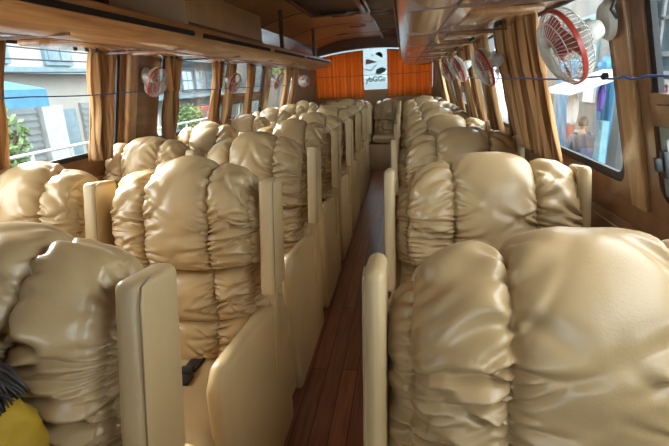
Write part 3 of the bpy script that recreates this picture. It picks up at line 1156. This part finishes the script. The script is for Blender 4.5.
protofan = make_fan()
bare = [protofan] + [copy_tree(protofan) for _ in range(7)]
fans = [
    (1, (.33, 1.10, 1.385), (1.235, 1.445, .03), 'nearest right wall fan with red blades, mounted on the wooden pillar'),
    (1, (.33, 2.10, 1.366), (2.43, 1.44, .02), 'second right wall fan with red blades, beside the dark pillar'),
    (1, (.33, 3.08, 1.375), (3.28, 1.44, .02), 'third right wall fan with red blades, behind the second'),
    (1, (.33, 3.85, 1.372), (4.02, 1.44, .02), 'farthest right wall fan, above the last seats'),
    (-1, (-1.30, 2.45, 1.38), (2.56, 1.425, .012), 'nearest left wall fan with red blades, on the brown pillar board'),
    (-1, (-1.30, 3.66, 1.362), (3.65, 1.44, .0), 'second left wall fan with red blades, beside the transom window'),
    (-1, (-1.30, 5.0, 1.366), (5.05, 1.43, .03), 'third left wall fan, on the slim far wooden pillar'),
    (-1, (-1.32, 6.44, 1.369), (6.62, 1.42, .004), 'farthest left wall fan, pale, facing forward on the tan wall'),
]
for rt, (s, ctr, (by_, bz_, bo), lb) in zip(bare, fans):
    nrm = (-s * .88, -.10, -.44)
    if 'farthest left' in lb:
        nrm = (.35, -.92, -.1)
    place_fan(rt, ctr, (wx(s, bz_, bo), by_, bz_), s, nrm, lb)
# dark cable over the nearest fan
mb = MB()
mb.tube([(.435, 1.10, 1.53), (.41, 1.10, 1.50), (.43, 1.12, 1.475), (.42, 1.11, 1.455), (.44, 1.13, 1.44)], .004)
tag(mb.build('fan_cable', BLACK, smooth=True), 'black cable hanging from the rack beside the nearest right fan', 'cable')


# ------------------------------------------------------------------ people
def skin_obj(name, chains, mat, parent=None, root_i=0, sub=2):
    """chains: list of lists of (x,y,z,r); identical first points are merged"""
    verts, rad, edges = [], [], []
    key = {}
    for ch in chains:
        prev = None
        for (x, y, z, r) in ch:
            kk = (round(x, 4), round(y, 4), round(z, 4))
            if kk in key:
                i = key[kk]
            else:
                i = len(verts); key[kk] = i; verts.append((x, y, z)); rad.append(r)
            if prev is not None and prev != i:
                edges.append((prev, i))
            prev = i
    me = bpy.data.meshes.new(name)
    me.from_pydata(verts, edges, [])
    me.materials.append(mat)
    ob = bpy.data.objects.new(name, me)
    COL.objects.link(ob)
    md = ob.modifiers.new('skin', 'SKIN')
    md.use_smooth_shade = True
    for i, sv in enumerate(me.skin_vertices[0].data):
        sv.radius = rad[i] if isinstance(rad[i], tuple) else (rad[i], rad[i])
        sv.use_root = (i == root_i)
    md2 = ob.modifiers.new('sub', 'SUBSURF'); md2.levels = sub; md2.render_levels = sub
    if parent is not None:
        par(ob, parent)
    return ob


def head_mesh(name, ctr, face, mat, parent):
    """head facing direction face (unit, horizontal); nose, eye sockets, chin, ears"""
    n, m = 36, 28
    V = np.zeros((m, n, 3))
    f_ = Vector(face).normalized(); sd = Vector((0, 0, 1)).cross(f_)
    for i in range(m):
        ph = math.pi * i / (m - 1)
        for j in range(n):
            th = 2 * math.pi * j / (n - 1)
            fx, fy, fz = math.sin(ph) * math.cos(th), math.sin(ph) * math.sin(th), math.cos(ph)
            a_, b_, c_ = fx * .095, fy * .074, fz * .115
            if fz < 0:
                b_ *= 1 - .28 * fz * fz; a_ += .012 * max(0, fx) * (-fz)
            front = max(0, fx)
            a_ += .024 * front ** 8 * math.exp(-((fz + .08) / .16) ** 2) * math.exp(-(fy / .16) ** 2)
            a_ -= .010 * math.exp(-((fz - .1) / .1) ** 2) * math.exp(-((abs(fy) - .38) / .14) ** 2) * (fx > 0)
            a_ += .005 * math.exp(-((fz + .45) / .06) ** 2) * math.exp(-(fy / .25) ** 2) * (fx > 0)
            b_ += (1 if fy > 0 else -1) * .016 * math.exp(-((fz + .0) / .22) ** 2) * math.exp(-((fx + .08) / .14) ** 2)
            p = Vector(ctr) + f_ * a_ + sd * b_ + Vector((0, 0, c_))
            V[i, j] = p
    return grid_mesh(name, V, mat, None)


def hand(chains, wrist, d, side, palm, rr=.009, curl=.5):
    """append palm and five bent fingers to chains, d = direction of hand, palm = facing direction"""
    w = Vector(wrist); d = Vector(d).normalized(); pl = Vector(palm).normalized()
    sd = d.cross(pl).normalized() * side
    pc = w + d * .05
    chains.append([tuple(w) + (.026,), tuple(pc) + (.030,)])
    for i, (off, ln) in enumerate(((-.030, .068), (-.010, .078), (.010, .072), (.029, .056))):
        b0 = pc + d * .035 + sd * off
        q1 = b0 + d * ln * .4 + pl * ln * .12
        dd = (d * (1 - curl * .6) + pl * curl).normalized()
        q2 = q1 + dd * ln * .35
        q3 = q2 + (dd * .6 + pl * curl).normalized() * ln * .28
        chains.append([tuple(pc) + (.030,), tuple(b0) + (rr + .003,), tuple(q1) + (rr,), tuple(q2) + (rr - .001,), tuple(q3) + (rr - .003,)])
    t0 = w + d * .03 - sd * .03
    t1 = t0 + (d * .5 - sd * .7 + pl * .4).normalized() * .035
    t2 = t1 + (d * .8 - sd * .3 + pl * .3).normalized() * .032
    chains.append([tuple(w) + (.026,), tuple(t0) + (.014,), tuple(t1) + (.011,), tuple(t2) + (.008,)])


# person in the yellow jacket: seated in the first left aisle seat, leaning away from the walkway
px_, py_ = -.725, .44
root = empty('person', (px_, py_, 0), label='person in a yellow jacket, shoulder only, seated in the bottom left corner', cat='person')
sh = .80
pel = (px_, py_ + .06, .56)
chest = (px_ - .0, py_ + .02, .76)
neck = (px_ - .0, py_ + .01, .92)
ch = [[pel + ((.12, .10),), (px_, py_ + .045, .66, (.115, .09)), chest + ((.12, .09),), (px_, py_ + .01, .85, (.09, .07)), neck + (.045,), (px_, py_, .97, .045)]]
fixr = lambda L: [tuple(q[:3]) + ((q[3] if isinstance(q[3], tuple) else (q[3], q[3])),) for q in L]
LS = (px_ + .145, py_ + .02, .865); RS = (px_ - .145, py_ + .02, .865)
LE = (px_ + .175, py_ - .05, .63); RE = (px_ - .16, py_ - .06, .62)
LWr = (px_ + .08, py_ - .25, .60); RWr = (px_ - .08, py_ - .25, .59)
legs = []
for sx in (-1, 1):
    hp = (px_ + sx * .09, py_ + .02, .555); kn = (px_ + sx * .11, py_ - .36, .58); an = (px_ + sx * .11, py_ - .36, .12)
    legs.append([pel + (.1,), hp + (.085,), (px_ + sx * .10, py_ - .18, .575, .075), kn + (.058,), (px_ + sx * .11, py_ - .355, .36, .05), an + (.036,), (px_ + sx * .11, py_ - .42, .05, .034), (px_ + sx * .11, py_ - .52, .035, .028)])
body = [fixr(c_) for c_ in ch]
for S_, E_, W_ in ((LS, LE, LWr), (RS, RE, RWr)):
    body.append(fixr([chest + ((.12, .09),), S_ + (.05,), tuple((Vector(S_) + Vector(E_)) / 2) + (.042,), E_ + (.036,), tuple((Vector(E_) + Vector(W_)) / 2) + (.033,), W_ + (.025,)]))
for l_ in legs:
    body.append(fixr(l_[:1]) + fixr(l_[1:]))
hc = []
hand(hc, LWr, (-.35, -.9, -.15), 1, (0, 0, -1)); hand(hc, RWr, (.35, -.9, -.15), -1, (0, 0, -1))
body += [fixr(c_) for c_ in hc]
for c_ in body:      # pelvis radius stays the same however it is reached
    pass
bodyo = skin_obj('body', body, SKIN, root)
hd = head_mesh('head', (px_, py_ - .01, 1.06), (0, -1, 0), SKIN, root); par(hd, root)
jk = [fixr([pel + ((.15, .125),), (px_, py_ + .045, .66, (.15, .12)), chest + ((.155, .115),), (px_, py_ + .012, .885, (.11, .085)), (px_, py_ + .01, .915, (.062, .06))])]
for S_, E_, W_ in ((LS, LE, LWr), (RS, RE, RWr)):
    jk.append(fixr([chest + ((.155, .115),), S_ + (.075,), tuple((Vector(S_) + Vector(E_)) / 2) + (.064,), E_ + (.056,), tuple((Vector(E_) + Vector(W_)) / 2) + (.048,), tuple(Vector(E_).lerp(Vector(W_), .93)) + (.038,)]))
jko = skin_obj('jacket', jk, YELL, root, sub=3)
tx_ = bpy.data.textures.new('creases', 'CLOUDS'); tx_.noise_scale = .045
dm = jko.modifiers.new('creases', 'DISPLACE'); dm.texture = tx_; dm.strength = .04; dm.mid_level = .5; dm.texture_coords = 'LOCAL'
tr = [fixr([pel + ((.13, .115),)] + [q for q in l_[1:5]] + [l_[5][:3] + (.05,)]) for l_ in legs]
for c_ in tr:
    for i in range(1, len(c_)):
        c_[i] = c_[i][:3] + ((c_[i][3][0] + .014, c_[i][3][1] + .014),)
skin_obj('trousers', tr, JEANS, root)
for sx in (-1, 1):
    skin_obj('shoe', [fixr([(px_ + sx * .11, py_ - .34, .075, .046), (px_ + sx * .11, py_ - .44, .05, .046), (px_ + sx * .11, py_ - .54, .042, .038)])], SHOE, root)
# long hair falling over the shoulders
mb = MB()
rnd = random.Random(5)
for i in range(150):
    an = R(rnd.uniform(20, 160)) if i % 3 else R(rnd.uniform(-20, 200))
    rad = .088
    bx0 = px_ + rad * math.cos(an); by0 = py_ + .0 + rad * math.sin(an) * 1.0
    p = [(px_ + .02 * math.cos(an), py_ + .02 * math.sin(an), 1.18), (px_ + .07 * math.cos(an), py_ + .075 * math.sin(an), 1.15), (bx0, by0, 1.07), (bx0 + .01 * math.cos(an), by0 + .0, .98),
         (px_ + .13 * math.cos(an) + rnd.uniform(-.01, .01), py_ - .02 + .07 * math.sin(an), .91), (px_ + .155 * math.cos(an) + rnd.uniform(-.02, .02), py_ - .05 + .05 * math.sin(an), .84 + rnd.uniform(-.03, .03))]
    mb.tube(p, [.012, .016, .015, .012, .008, .002], 5)
for i in range(40):
    j = rnd.uniform(-.02, .02); k2 = rnd.uniform(-.035, .035)
    mb.tube([(px_ + .05, py_ + .02, 1.165), (px_ + .082, py_ + .02 + j, 1.10), (px_ + .098, py_ + .025 + j, 1.02 + k2 * .3), (px_ + .125 + j * .5, py_ + .035 + j + k2 * .4, .985 + k2 * .3),
             (px_ + .155 + k2 * .3, py_ + .04 + j + k2 * .6, .955 + j * .4), (px_ + .178 + k2 * .5, py_ + .02 + j + k2, .925 + k2 * .5)], [.010, .009, .007, .006, .004, .0012], 5)
par(mb.build('hair', HAIR, smooth=True), root)


# ------------------------------------------------------------------ outside
GZ = -1.22
ASPH = mat_plain('street_asphalt', (0.13, 0.13, 0.13), 0.9, var=0.2, scale=1.5)
PALE = mat_plain('pale_render', (0.31, 0.31, 0.285), 0.9, var=0.12, scale=1.2)
PALE_G = mat_plain('pale_grey_render', (0.17, 0.19, 0.19), 0.9, var=0.15, scale=1.2)
BLUEG = mat_plain('grey_blue_paint', (0.13, 0.21, 0.25), 0.7, var=0.15)
BLUEA = mat_plain('blue_awning_cloth', (0.06, 0.20, 0.33), 0.8)
SHUT = mat_plain('grey_shutter', (0.17, 0.20, 0.21), 0.5, var=.1)
PINK = mat_plain('red_brown_paint', (0.28, 0.07, 0.06), 0.8)
GREENL = mat_plain('leaf_green', (0.12, 0.20, 0.07), 0.7, var=.4, scale=20)
BARK = mat_plain('bark', (0.12, 0.08, 0.05), 0.9)
WHITEP = mat_plain('white_paint', (0.36, 0.38, 0.38), 0.6)
TARP = mat_plain('blue_tarp', (0.03, 0.15, 0.26), 0.5, var=.35, scale=5, stretch=(1, 1, .2))
REDS = mat_plain('red_banner', (0.62, 0.04, 0.03), 0.6)
YELS = mat_plain('yellow_paint', (0.8, 0.6, 0.05), 0.6)
WIN = mat_plain('far_window_glass', (0.14, 0.20, 0.24), 0.15)
GRAVEL = mat_plain('gravel', (0.24, 0.24, 0.235), 0.95, var=.35, scale=30, bump=1.0, bscale=30)
SHIRT = mat_plain('blue_grey_shirt', (0.09, 0.12, 0.16), 0.85)
BACKP = mat_plain('dark_backpack', (0.025, 0.035, 0.05), 0.8)
PURP = mat_plain('purple_cloth', (0.08, 0.05, 0.25), 0.8)

mb = MB(); mb.box(-40, 40, -20, 60, GZ - .05, GZ)
tag(mb.build('ground', ASPH), kind='structure')


def building(name, label, x, y0, y1, h, s, wall, wins, depth=5):
    """facade facing the bus at |x|; wins: (y0,y1,z0,z1) rectangles"""
    rt = empty(name, (x, (y0 + y1) / 2, GZ), label=label, cat='building')
    mb_ = MB(); mb_.box(min(x, x + s * depth), max(x, x + s * depth), y0, y1, GZ, h)
    par(mb_.build('wall', wall), rt)
    for (a0, a1, z0, z1) in wins:
        m2 = MB(); m2.box(min(x - s * .06, x), max(x - s * .06, x), a0, a1, z0, z1)
        fo = m2.build('window_frame', BLUEG); par(fo, rt)
        m3 = MB()
        nn = 2 if a1 - a0 < 1.4 else 3
        for i in range(nn):
            for j in range(2):
                p0 = a0 + .06 + i * (a1 - a0 - .06) / nn; p1 = a0 + (i + 1) * (a1 - a0 - .06) / nn
                q0 = z0 + .06 + j * (z1 - z0 - .06) / 2; q1 = z0 + (j + 1) * (z1 - z0 - .06) / 2
                m3.box(min(x - s * .075, x - s * .05), max(x - s * .075, x - s * .05), p0, p1, q0, q1)
        po = m3.build('pane', WIN); po.parent = fo
    return rt


def addpart(rt, name, mat, boxes, bevel=0.0):
    m2 = MB()
    for b_ in boxes:
        m2.box(*b_)
    o_ = m2.build(name, mat, bevel=bevel)
    par(o_, rt)
    return o_


LX = -5.5
b1 = building('shop_building', 'pale two-storey shop building with blue-grey windows, beyond the first left window', LX, 4.6, 10.2, 3.9, -1, PALE,
              [(6.93, 7.55, 1.80, 2.9), (5.3, 6.24, 1.8, 2.9), (8.9, 9.6, 1.8, 2.9)])
addpart(b1, 'ledge', BLUEG, [(LX, LX + .22, 4.6, 10.2, 1.66, 1.75)])
addpart(b1, 'shutter', SHUT, [(LX, LX + .05, 4.7, 6.5, GZ, 1.2)] + [(LX + .05, LX + .065, 4.7, 6.5, -.9 + .1 * i, -.86 + .1 * i) for i in range(21)])
addpart(b1, 'pilaster', WHITEP, [(LX, LX + .12, 6.55, 7.0, GZ, 1.2)])
addpart(b1, 'dark_doorway', BLUEG, [(LX, LX + .06, 7.08, 7.38, GZ, 1.12)])
addpart(b1, 'shutter', SHUT, [(LX, LX + .05, 7.55, 8.4, GZ, 1.2)] + [(LX + .05, LX + .065, 7.55, 8.4, -.9 + .1 * i, -.86 + .1 * i) for i in range(21)])
mb = MB(); mb.prism([(LX + .01, 1.58), (LX + .01, 1.62), (LX + .9, 1.43), (LX + .9, 1.21), (LX + .88, 1.21), (LX + .88, 1.40)], 'y', 4.0, 5.75)
aw = mb.build('awning', BLUEA); tag(aw, 'blue cloth shop awning above the grey shutter, left street side', 'awning')
b2 = building('brick_building', 'far pale building with wide blue windows, beyond the second left window', -9.0, 14.0, 25.5, 12, -1, PALE_G,
              [(18.9, 19.9, 1.25, 2.1), (20.2, 21.2, 1.25, 2.1), (21.5, 22.5, 1.25, 2.1), (16.5, 17.8, 1.25, 2.1)])  # height raised so the unseen top shades the right street side
addpart(b2, 'balcony_band', BLUEG, [(-9.0, -8.4, 14, 24, 1.0, 1.12), (-9.0, -8.4, 14, 24, 2.4, 2.6)])
b3 = building('red_kiosk', 'low red-brown roadside kiosk beyond the second left window', -8.1, 18.6, 20.4, .62, -1, PINK, [(18.9, 19.3, .0, .4)], depth=.8)
b4 = building('grey_house', 'plain grey house far down the street on the left, raised tall to block sun', -6.5, 26, 40, 12.0, -1, PALE_G, [(27.5, 28.7, 1.5, 2.8), (31, 32.2, 1.5, 2.8)])  # made this tall to cast shade over the right-hand stalls
BACKB = mat_plain('pale_blue_backdrop', (0.20, 0.25, 0.27), 0.9, var=.08, scale=.6)
rb = empty('rear_backdrop_block', (0, 26, GZ), label='added pale bluish backdrop block that dims the sky behind the rear window', cat='building')  # backdrop put in to dim the bright sky and the curtain backlight
mb = MB(); mb.box(-4.5, 4.2, 24.0, 27.0, GZ, 9.0)
par(mb.build('wall', BACKB), rb)
mb = MB()
for a0 in (-3.6, 1.2):
    for z0 in (.2, 3.2, 6.0):
        mb.box(a0, a0 + 1.4, 23.95, 24.0, z0, z0 + 1.5)
par(mb.build('window_pane', WIN), rb)
# railing between bus and the shop
mb = MB()
for z in (.60, .76):
    mb.tube([(-3.9, 2.5, z), (-3.9, 9.5, z)], .02)
for i in range(12):
    mb.tube([(-3.9, 2.6 + i * .62, GZ), (-3.9, 2.6 + i * .62, .76)], .02)
tag(mb.build('railing', WHITEP), 'white street railing seen through the bottom of the first left window', 'railing')


def leafy(name, ctr, rr, n, label, cat='tree', trunk=True, seed=1, lf=.09):
    rt = empty(name, (ctr[0], ctr[1], GZ), label=label, cat=cat)
    rn = random.Random(seed)
    m2 = MB()
    for i in range(n):
        d = Vector((rn.gauss(0, 1), rn.gauss(0, 1), rn.gauss(0, 1))).normalized() * (rn.random() ** .5)
        p = Vector(ctr) + Vector((d.x * rr[0], d.y * rr[1], d.z * rr[2]))
        u_ = Vector((rn.gauss(0, 1), rn.gauss(0, 1), rn.gauss(0, .6))).normalized() * lf
        v_ = u_.cross(Vector((rn.gauss(0, 1), rn.gauss(0, 1), rn.gauss(0, 1)))).normalized() * lf * .45
        m2.add([p - u_, p + v_, p + u_, p - v_, ], [(0, 1, 2, 3)])
    par(m2.build('foliage', GREENL), rt)
    m2 = MB()
    m2.tube([(ctr[0], ctr[1], GZ), (ctr[0] + .05, ctr[1], (GZ + ctr[2]) / 2), (ctr[0], ctr[1], ctr[2])], [.06, .05, .02], 8)
    for i in range(6):
        e = Vector(ctr) + Vector((rn.uniform(-.6, .6) * rr[0], rn.uniform(-.6, .6) * rr[1], rn.uniform(-.2, .7) * rr[2]))
        m2.tube([(ctr[0], ctr[1], ctr[2] - rr[2] * .8), e], [.025, .008], 5)
    par(m2.build('trunk', BARK), rt)
    return rt


leafy('street_tree', (-4.3, 4.52, .86), (.28, .34, .42), 420, 'small leafy street tree in front of the grey shutter', seed=3, lf=.055)
leafy('street_tree', (-7.4, 15.8, .35), (.5, .7, .5), 700, 'green bush-like street tree beyond the second left window', seed=4, lf=.08)
leafy('street_tree', (-5.6, 22.5, 3.0), (1.2, 1.8, 1.6), 900, 'tall far tree beyond the last left windows', seed=5, lf=.2)
# overhead wires on the left
for i, (z0, z1, lb) in enumerate(((2.25, 2.05, 'topmost'), (1.98, 1.92, 'second from top'), (1.80, 1.86, 'third from top'), (1.62, 1.76, 'lowest'))):
    mb = MB()
    mb.tube([(-4.4, 2.0 + 8 * f_ / 12, z0 + (z1 - z0) * f_ / 12 - .25 * (f_ / 12) * (1 - f_ / 12)) for f_ in range(13)], .009, 5)
    tag(mb.build('power_line', RUBBER if i else ALU), lb + ' of the sagging street wires outside the first left window', 'cable', 'street wires')

# right side of the street
RX = 4.6
r1 = building('stall_row', 'dim grey shop front behind the pedestrian, right street side', RX, 11.0, 20, 5.0, 1, mat_plain('dark_grey_render', (0.10, 0.105, 0.10), 0.9, var=.25, scale=1.5), [(12.6, 13.8, 1.4, 2.6)], depth=.25)
addpart(r1, 'shutter', SHUT, [(RX - .05, RX, 14.0, 15.6, GZ, .9)] + [(RX - .065, RX - .05, 14.0, 15.6, -.9 + .1 * i, -.86 + .1 * i) for i in range(17)])
addpart(r1, 'shop_counter', BLUEG, [(RX - .5, RX, 12.2, 13.6, GZ, -.2)])
addpart(r1, 'notice_board', WHITEP, [(RX - .06, RX, 12.5, 13.2, .55, .98)])
mb = MB(); mb.prism([(2.5, .97), (2.5, .99), (3.6, 1.32), (3.6, 1.30)], 'y', 7.8, 9.6)
aw = mb.build('canopy', WHITEP); tag(aw, 'flat white canopy sheet above the pedestrian, right street side', 'canopy')


def tarp(x, y, w, z0, z1, label, seed):
    m, n = 24, 40
    b = np.linspace(0, 1, m)[:, None]; a_ = np.linspace(0, 1, n)[None, :]
    X = x + .05 * np.sin(a_ * 22 + seed + b * 1.5) + .03 * b
    Y = y + w * (a_ - .5) * (1 - .25 * b) + .04 * np.sin(b * 5 + seed) + 0 * a_
    Z = z1 + (z0 - z1) * b + .05 * np.sin(a_ * 9 + seed)
    ob = grid_mesh('tarpaulin', np.stack([X + 0 * b, Y, Z], -1), TARP)
    md = ob.modifiers.new('thickness', 'SOLIDIFY'); md.thickness = .006
    tag(ob, label, 'tarpaulin', 'blue tarpaulins of the street stalls')


tarp(3.55, 11.4, 1.0, -.6, 1.5, 'blue tarpaulin hanging left of the pedestrian, beside the curtain', 1)
tarp(3.75, 9.75, .7, -.9, 1.5, 'blue tarpaulin hanging right of the pedestrian, beside the pillar', 2)
mb = MB(); mb.box(3.05, 3.15, 7.9, 8.12, GZ, .55)
for i in range(5):
    mb.box(3.03, 3.05, 7.93, 8.09, -.45 + .2 * i, -.38 + .2 * i)
tag(mb.build('sign_board', mat_plain('pale_cyan_paint', (0.10, 0.22, 0.26), 0.6)), 'cyan upright sign board with pale lines, right of the pedestrian', 'sign')
for (nm, x, y, z0, z1, w, mt, lb) in (('hanging_cloth', 2.7, 8.25, .50, 1.03, .32, WHITEP, 'white cloth hanging above the pedestrian'),
                                      ('hanging_cloth', 3.0, 7.95, .72, 1.12, .16, PURP, 'purple cloth hanging right of the pedestrian'),
                                      ('hanging_cloth', 3.1, 9.5, -.2, 1.15, .25, PINK, 'red-brown cloth hanging left of the white cloth')):
    m, n = 16, 20
    b = np.linspace(0, 1, m)[:, None]; a_ = np.linspace(0, 1, n)[None, :]
    X = x + .02 * np.sin(a_ * 16 + b * 3) + 0 * b; Y = y + w * (a_ - .5) * (.6 + .7 * np.sin(b * 2.6)); Z = z1 + (z0 - z1) * b + .02 * np.sin(a_ * 12)
    ob = grid_mesh(nm, np.stack([X + 0 * b, Y, Z + 0 * a_], -1), mt)
    md = ob.modifiers.new('thickness', 'SOLIDIFY'); md.thickness = .01
    tag(ob, lb, 'cloth')

# corner building with big gridded windows, upper right
r2 = building('corner_building', 'grey building with white gridded window, seen top right above the transom', 5.6, 9.3, 22.0, 6.5, 1, PALE_G, [])
for (a0, a1, z0, z1) in ((10.9, 12.7, 1.12, 3.0), (13.4, 15.2, 1.12, 3.0)):
    g = [(5.5, 5.6, a0, a1, z0, z0 + .1), (5.5, 5.6, a0, a1, z1 - .1, z1), (5.5, 5.6, a0, a0 + .1, z0, z1), (5.5, 5.6, a1 - .1, a1, z0, z1),
         (5.5, 5.6, (a0 + a1) / 2 - .05, (a0 + a1) / 2 + .05, z0, z1), (5.5, 5.6, a0, a1, 1.52, 1.62), (5.5, 5.6, a0, a1, 2.28, 2.34)]
    fo = addpart(r2, 'window_frame', WHITEP, g)
    m3 = MB(); m3.box(5.55, 5.61, a0 + .02, a1 - .02, z0 + .02, z1 - .02)
    po = m3.build('pane', WIN); po.parent = fo
addpart(r2, 'ledge', PALE, [(5.4, 5.6, 9.3, 22.0, .95, 1.05)])
# banner on a pole
rt = empty('banner', (3.98, 8.4, GZ), label='red vertical street banner with white lettering beside a grey pole', cat='sign')
m2 = MB(); m2.box(3.85, 4.12, 8.4, 8.42, -.25, 1.0)
bo = m2.build('cloth_panel', REDS); par(bo, rt)
m2 = MB(); m2.tube([(4.2, 8.43, GZ), (4.2, 8.43, 1.4)], .035, 8)
par(m2.build('pole', SHUT), rt)
for i, chv in enumerate(['D', 'S', 'N', 'A', 'L']):
    tl = text(chv, .20, (3.93, 8.395, .82 - i * .26), (R(90), 0, 0), WHITEP if i % 2 == 0 else YELS, 'lettering', None)
    par(tl, rt)
    tl2 = text(['I', 'P', 'O', 'E', 'M'][i], .14, (4.06, 8.395, .84 - i * .26), (R(90), 0, 0), WHITEP, 'lettering', None)
    par(tl2, rt)
# gravel heap
m, n = 50, 60
b = np.linspace(-1, 1, m)[:, None]; a_ = np.linspace(-1, 1, n)[None, :]
hh = .80 * np.clip(1 - np.hypot(a_, b) ** 1.2, 0, 1) * (1 + .12 * vnoise(a_ * 6 + 9 + 0 * b, b * 6 + 9 + 0 * a_, 3)) + .03 * vnoise(a_ * 30 + 40 + 0 * b, b * 30 + 40 + 0 * a_, 4)
gh = grid_mesh('gravel_heap', np.stack([4.75 + .84 * a_ + 0 * b, 8.55 + 1.75 * b + 0 * a_, GZ + np.maximum(hh, -.01)], -1), GRAVEL)
tag(gh, 'grey gravel heap on the ground outside the nearest right window', 'gravel', kind='stuff')

# pedestrian with a backpack, walking away beyond the right window
qx, qy = 3.2, 9.15
root = empty('person', (qx, qy, GZ), label='pedestrian seen from behind in a grey-blue shirt carrying a backpack', cat='person')
G = GZ
hipz = G + .92
pel = (qx, qy, hipz)
bd = [fixr([pel + ((.13, .10),), (qx, qy, G + 1.10, (.12, .09)), (qx, qy, G + 1.28, (.14, .10)), (qx, qy, G + 1.42, (.10, .075)), (qx, qy, G + 1.49, .05), (qx, qy, G + 1.55, .05)])]
arms = []
for sx, sw in ((-1, .12), (1, -.10)):
    S_ = (qx + sx * .17, qy, G + 1.39); E_ = (qx + sx * .23, qy + sw * .3 - .02, G + 1.12); W_ = (qx + sx * .21, qy + sw, G + .88)
    arms.append((S_, E_, W_))
    bd.append(fixr([(qx, qy, G + 1.28, (.14, .10)), S_ + (.05,), E_ + (.038,), W_ + (.025,)]))
    hc = []
    hand(hc, W_, (0, .15, -1), sx, (-sx, 0, 0)); bd += [fixr(c_) for c_ in hc]
lg = []
for sx, st in ((-1, .20), (1, -.18)):
    l_ = [pel + (.12,), (qx + sx * .09, qy, G + .86, .085), (qx + sx * .09, qy + st * .7, G + .50, .058), (qx + sx * .09, qy + st * 1.1 - .08 * (st < 0), G + .09 + .05 * (st < 0), .036), (qx + sx * .09, qy + st * 1.1 + .13, G + .04, .03)]
    lg.append(l_); bd.append(fixr(l_))
skin_obj('body', bd, SKIN, root)
hd = head_mesh('head', (qx, qy, G + 1.63), (.1, 1, 0), SKIN, root); par(hd, root)
sh_ = [fixr([pel + ((.155, .125),), (qx, qy, G + 1.10, (.15, .115)), (qx, qy, G + 1.28, (.165, .12)), (qx, qy, G + 1.42, (.11, .085)), (qx, qy, G + 1.475, .065)])]
for S_, E_, W_ in arms:
    sh_.append(fixr([(qx, qy, G + 1.28, (.165, .12)), S_ + (.068,), E_ + (.055,), tuple(Vector(E_).lerp(Vector(W_), .9)) + (.040,)]))
skin_obj('shirt', sh_, SHIRT, root)
tr = [fixr([pel + ((.14, .12),)] + [q[:3] + (q[3] + .014,) for q in l_[1:4]]) for l_ in lg]
skin_obj('trousers', tr, JEANS, root)
V = np.zeros((16, 24, 3))
for i in range(16):
    ph = math.pi * .52 * i / 15
    for j in range(24):
        th = 2 * math.pi * j / 23
        V[i, j] = (qx + .084 * math.sin(ph) * math.cos(th), qy - .012 + .104 * math.sin(ph) * math.sin(th), G + 1.645 + .118 * math.cos(ph) - (.05 * (math.sin(th) < 0) * (i / 15) ** 2))
par(grid_mesh('hair', V, HAIR), root)
bp_ = empty('backpack', (qx, qy - .2, G + 1.0), label='dark backpack on the back of the pedestrian', cat='backpack')
mb = MB(); mb.box(qx - .16, qx + .16, qy - .29, qy - .11, G + .98, G + 1.44)
par(mb.build('bag_body', BACKP, bevel=.05, seg=4), bp_)
mb = MB(); mb.box(qx - .12, qx + .12, qy - .34, qy - .27, G + 1.02, G + 1.22)
par(mb.build('front_pocket', JEANS, bevel=.025, seg=3), bp_)
for sx in (-1, 1):
    mb = MB(); mb.tube([(qx + sx * .10, qy - .14, G + 1.42), (qx + sx * .11, qy - .04, G + 1.475), (qx + sx * .12, qy + .10, G + 1.42), (qx + sx * .13, qy + .14, G + 1.25), (qx + sx * .16, qy - .02, G + 1.05), (qx + sx * .14, qy - .13, G + 1.02)], .018, 6)
    par(mb.build('strap', BACKP, smooth=True), bp_)
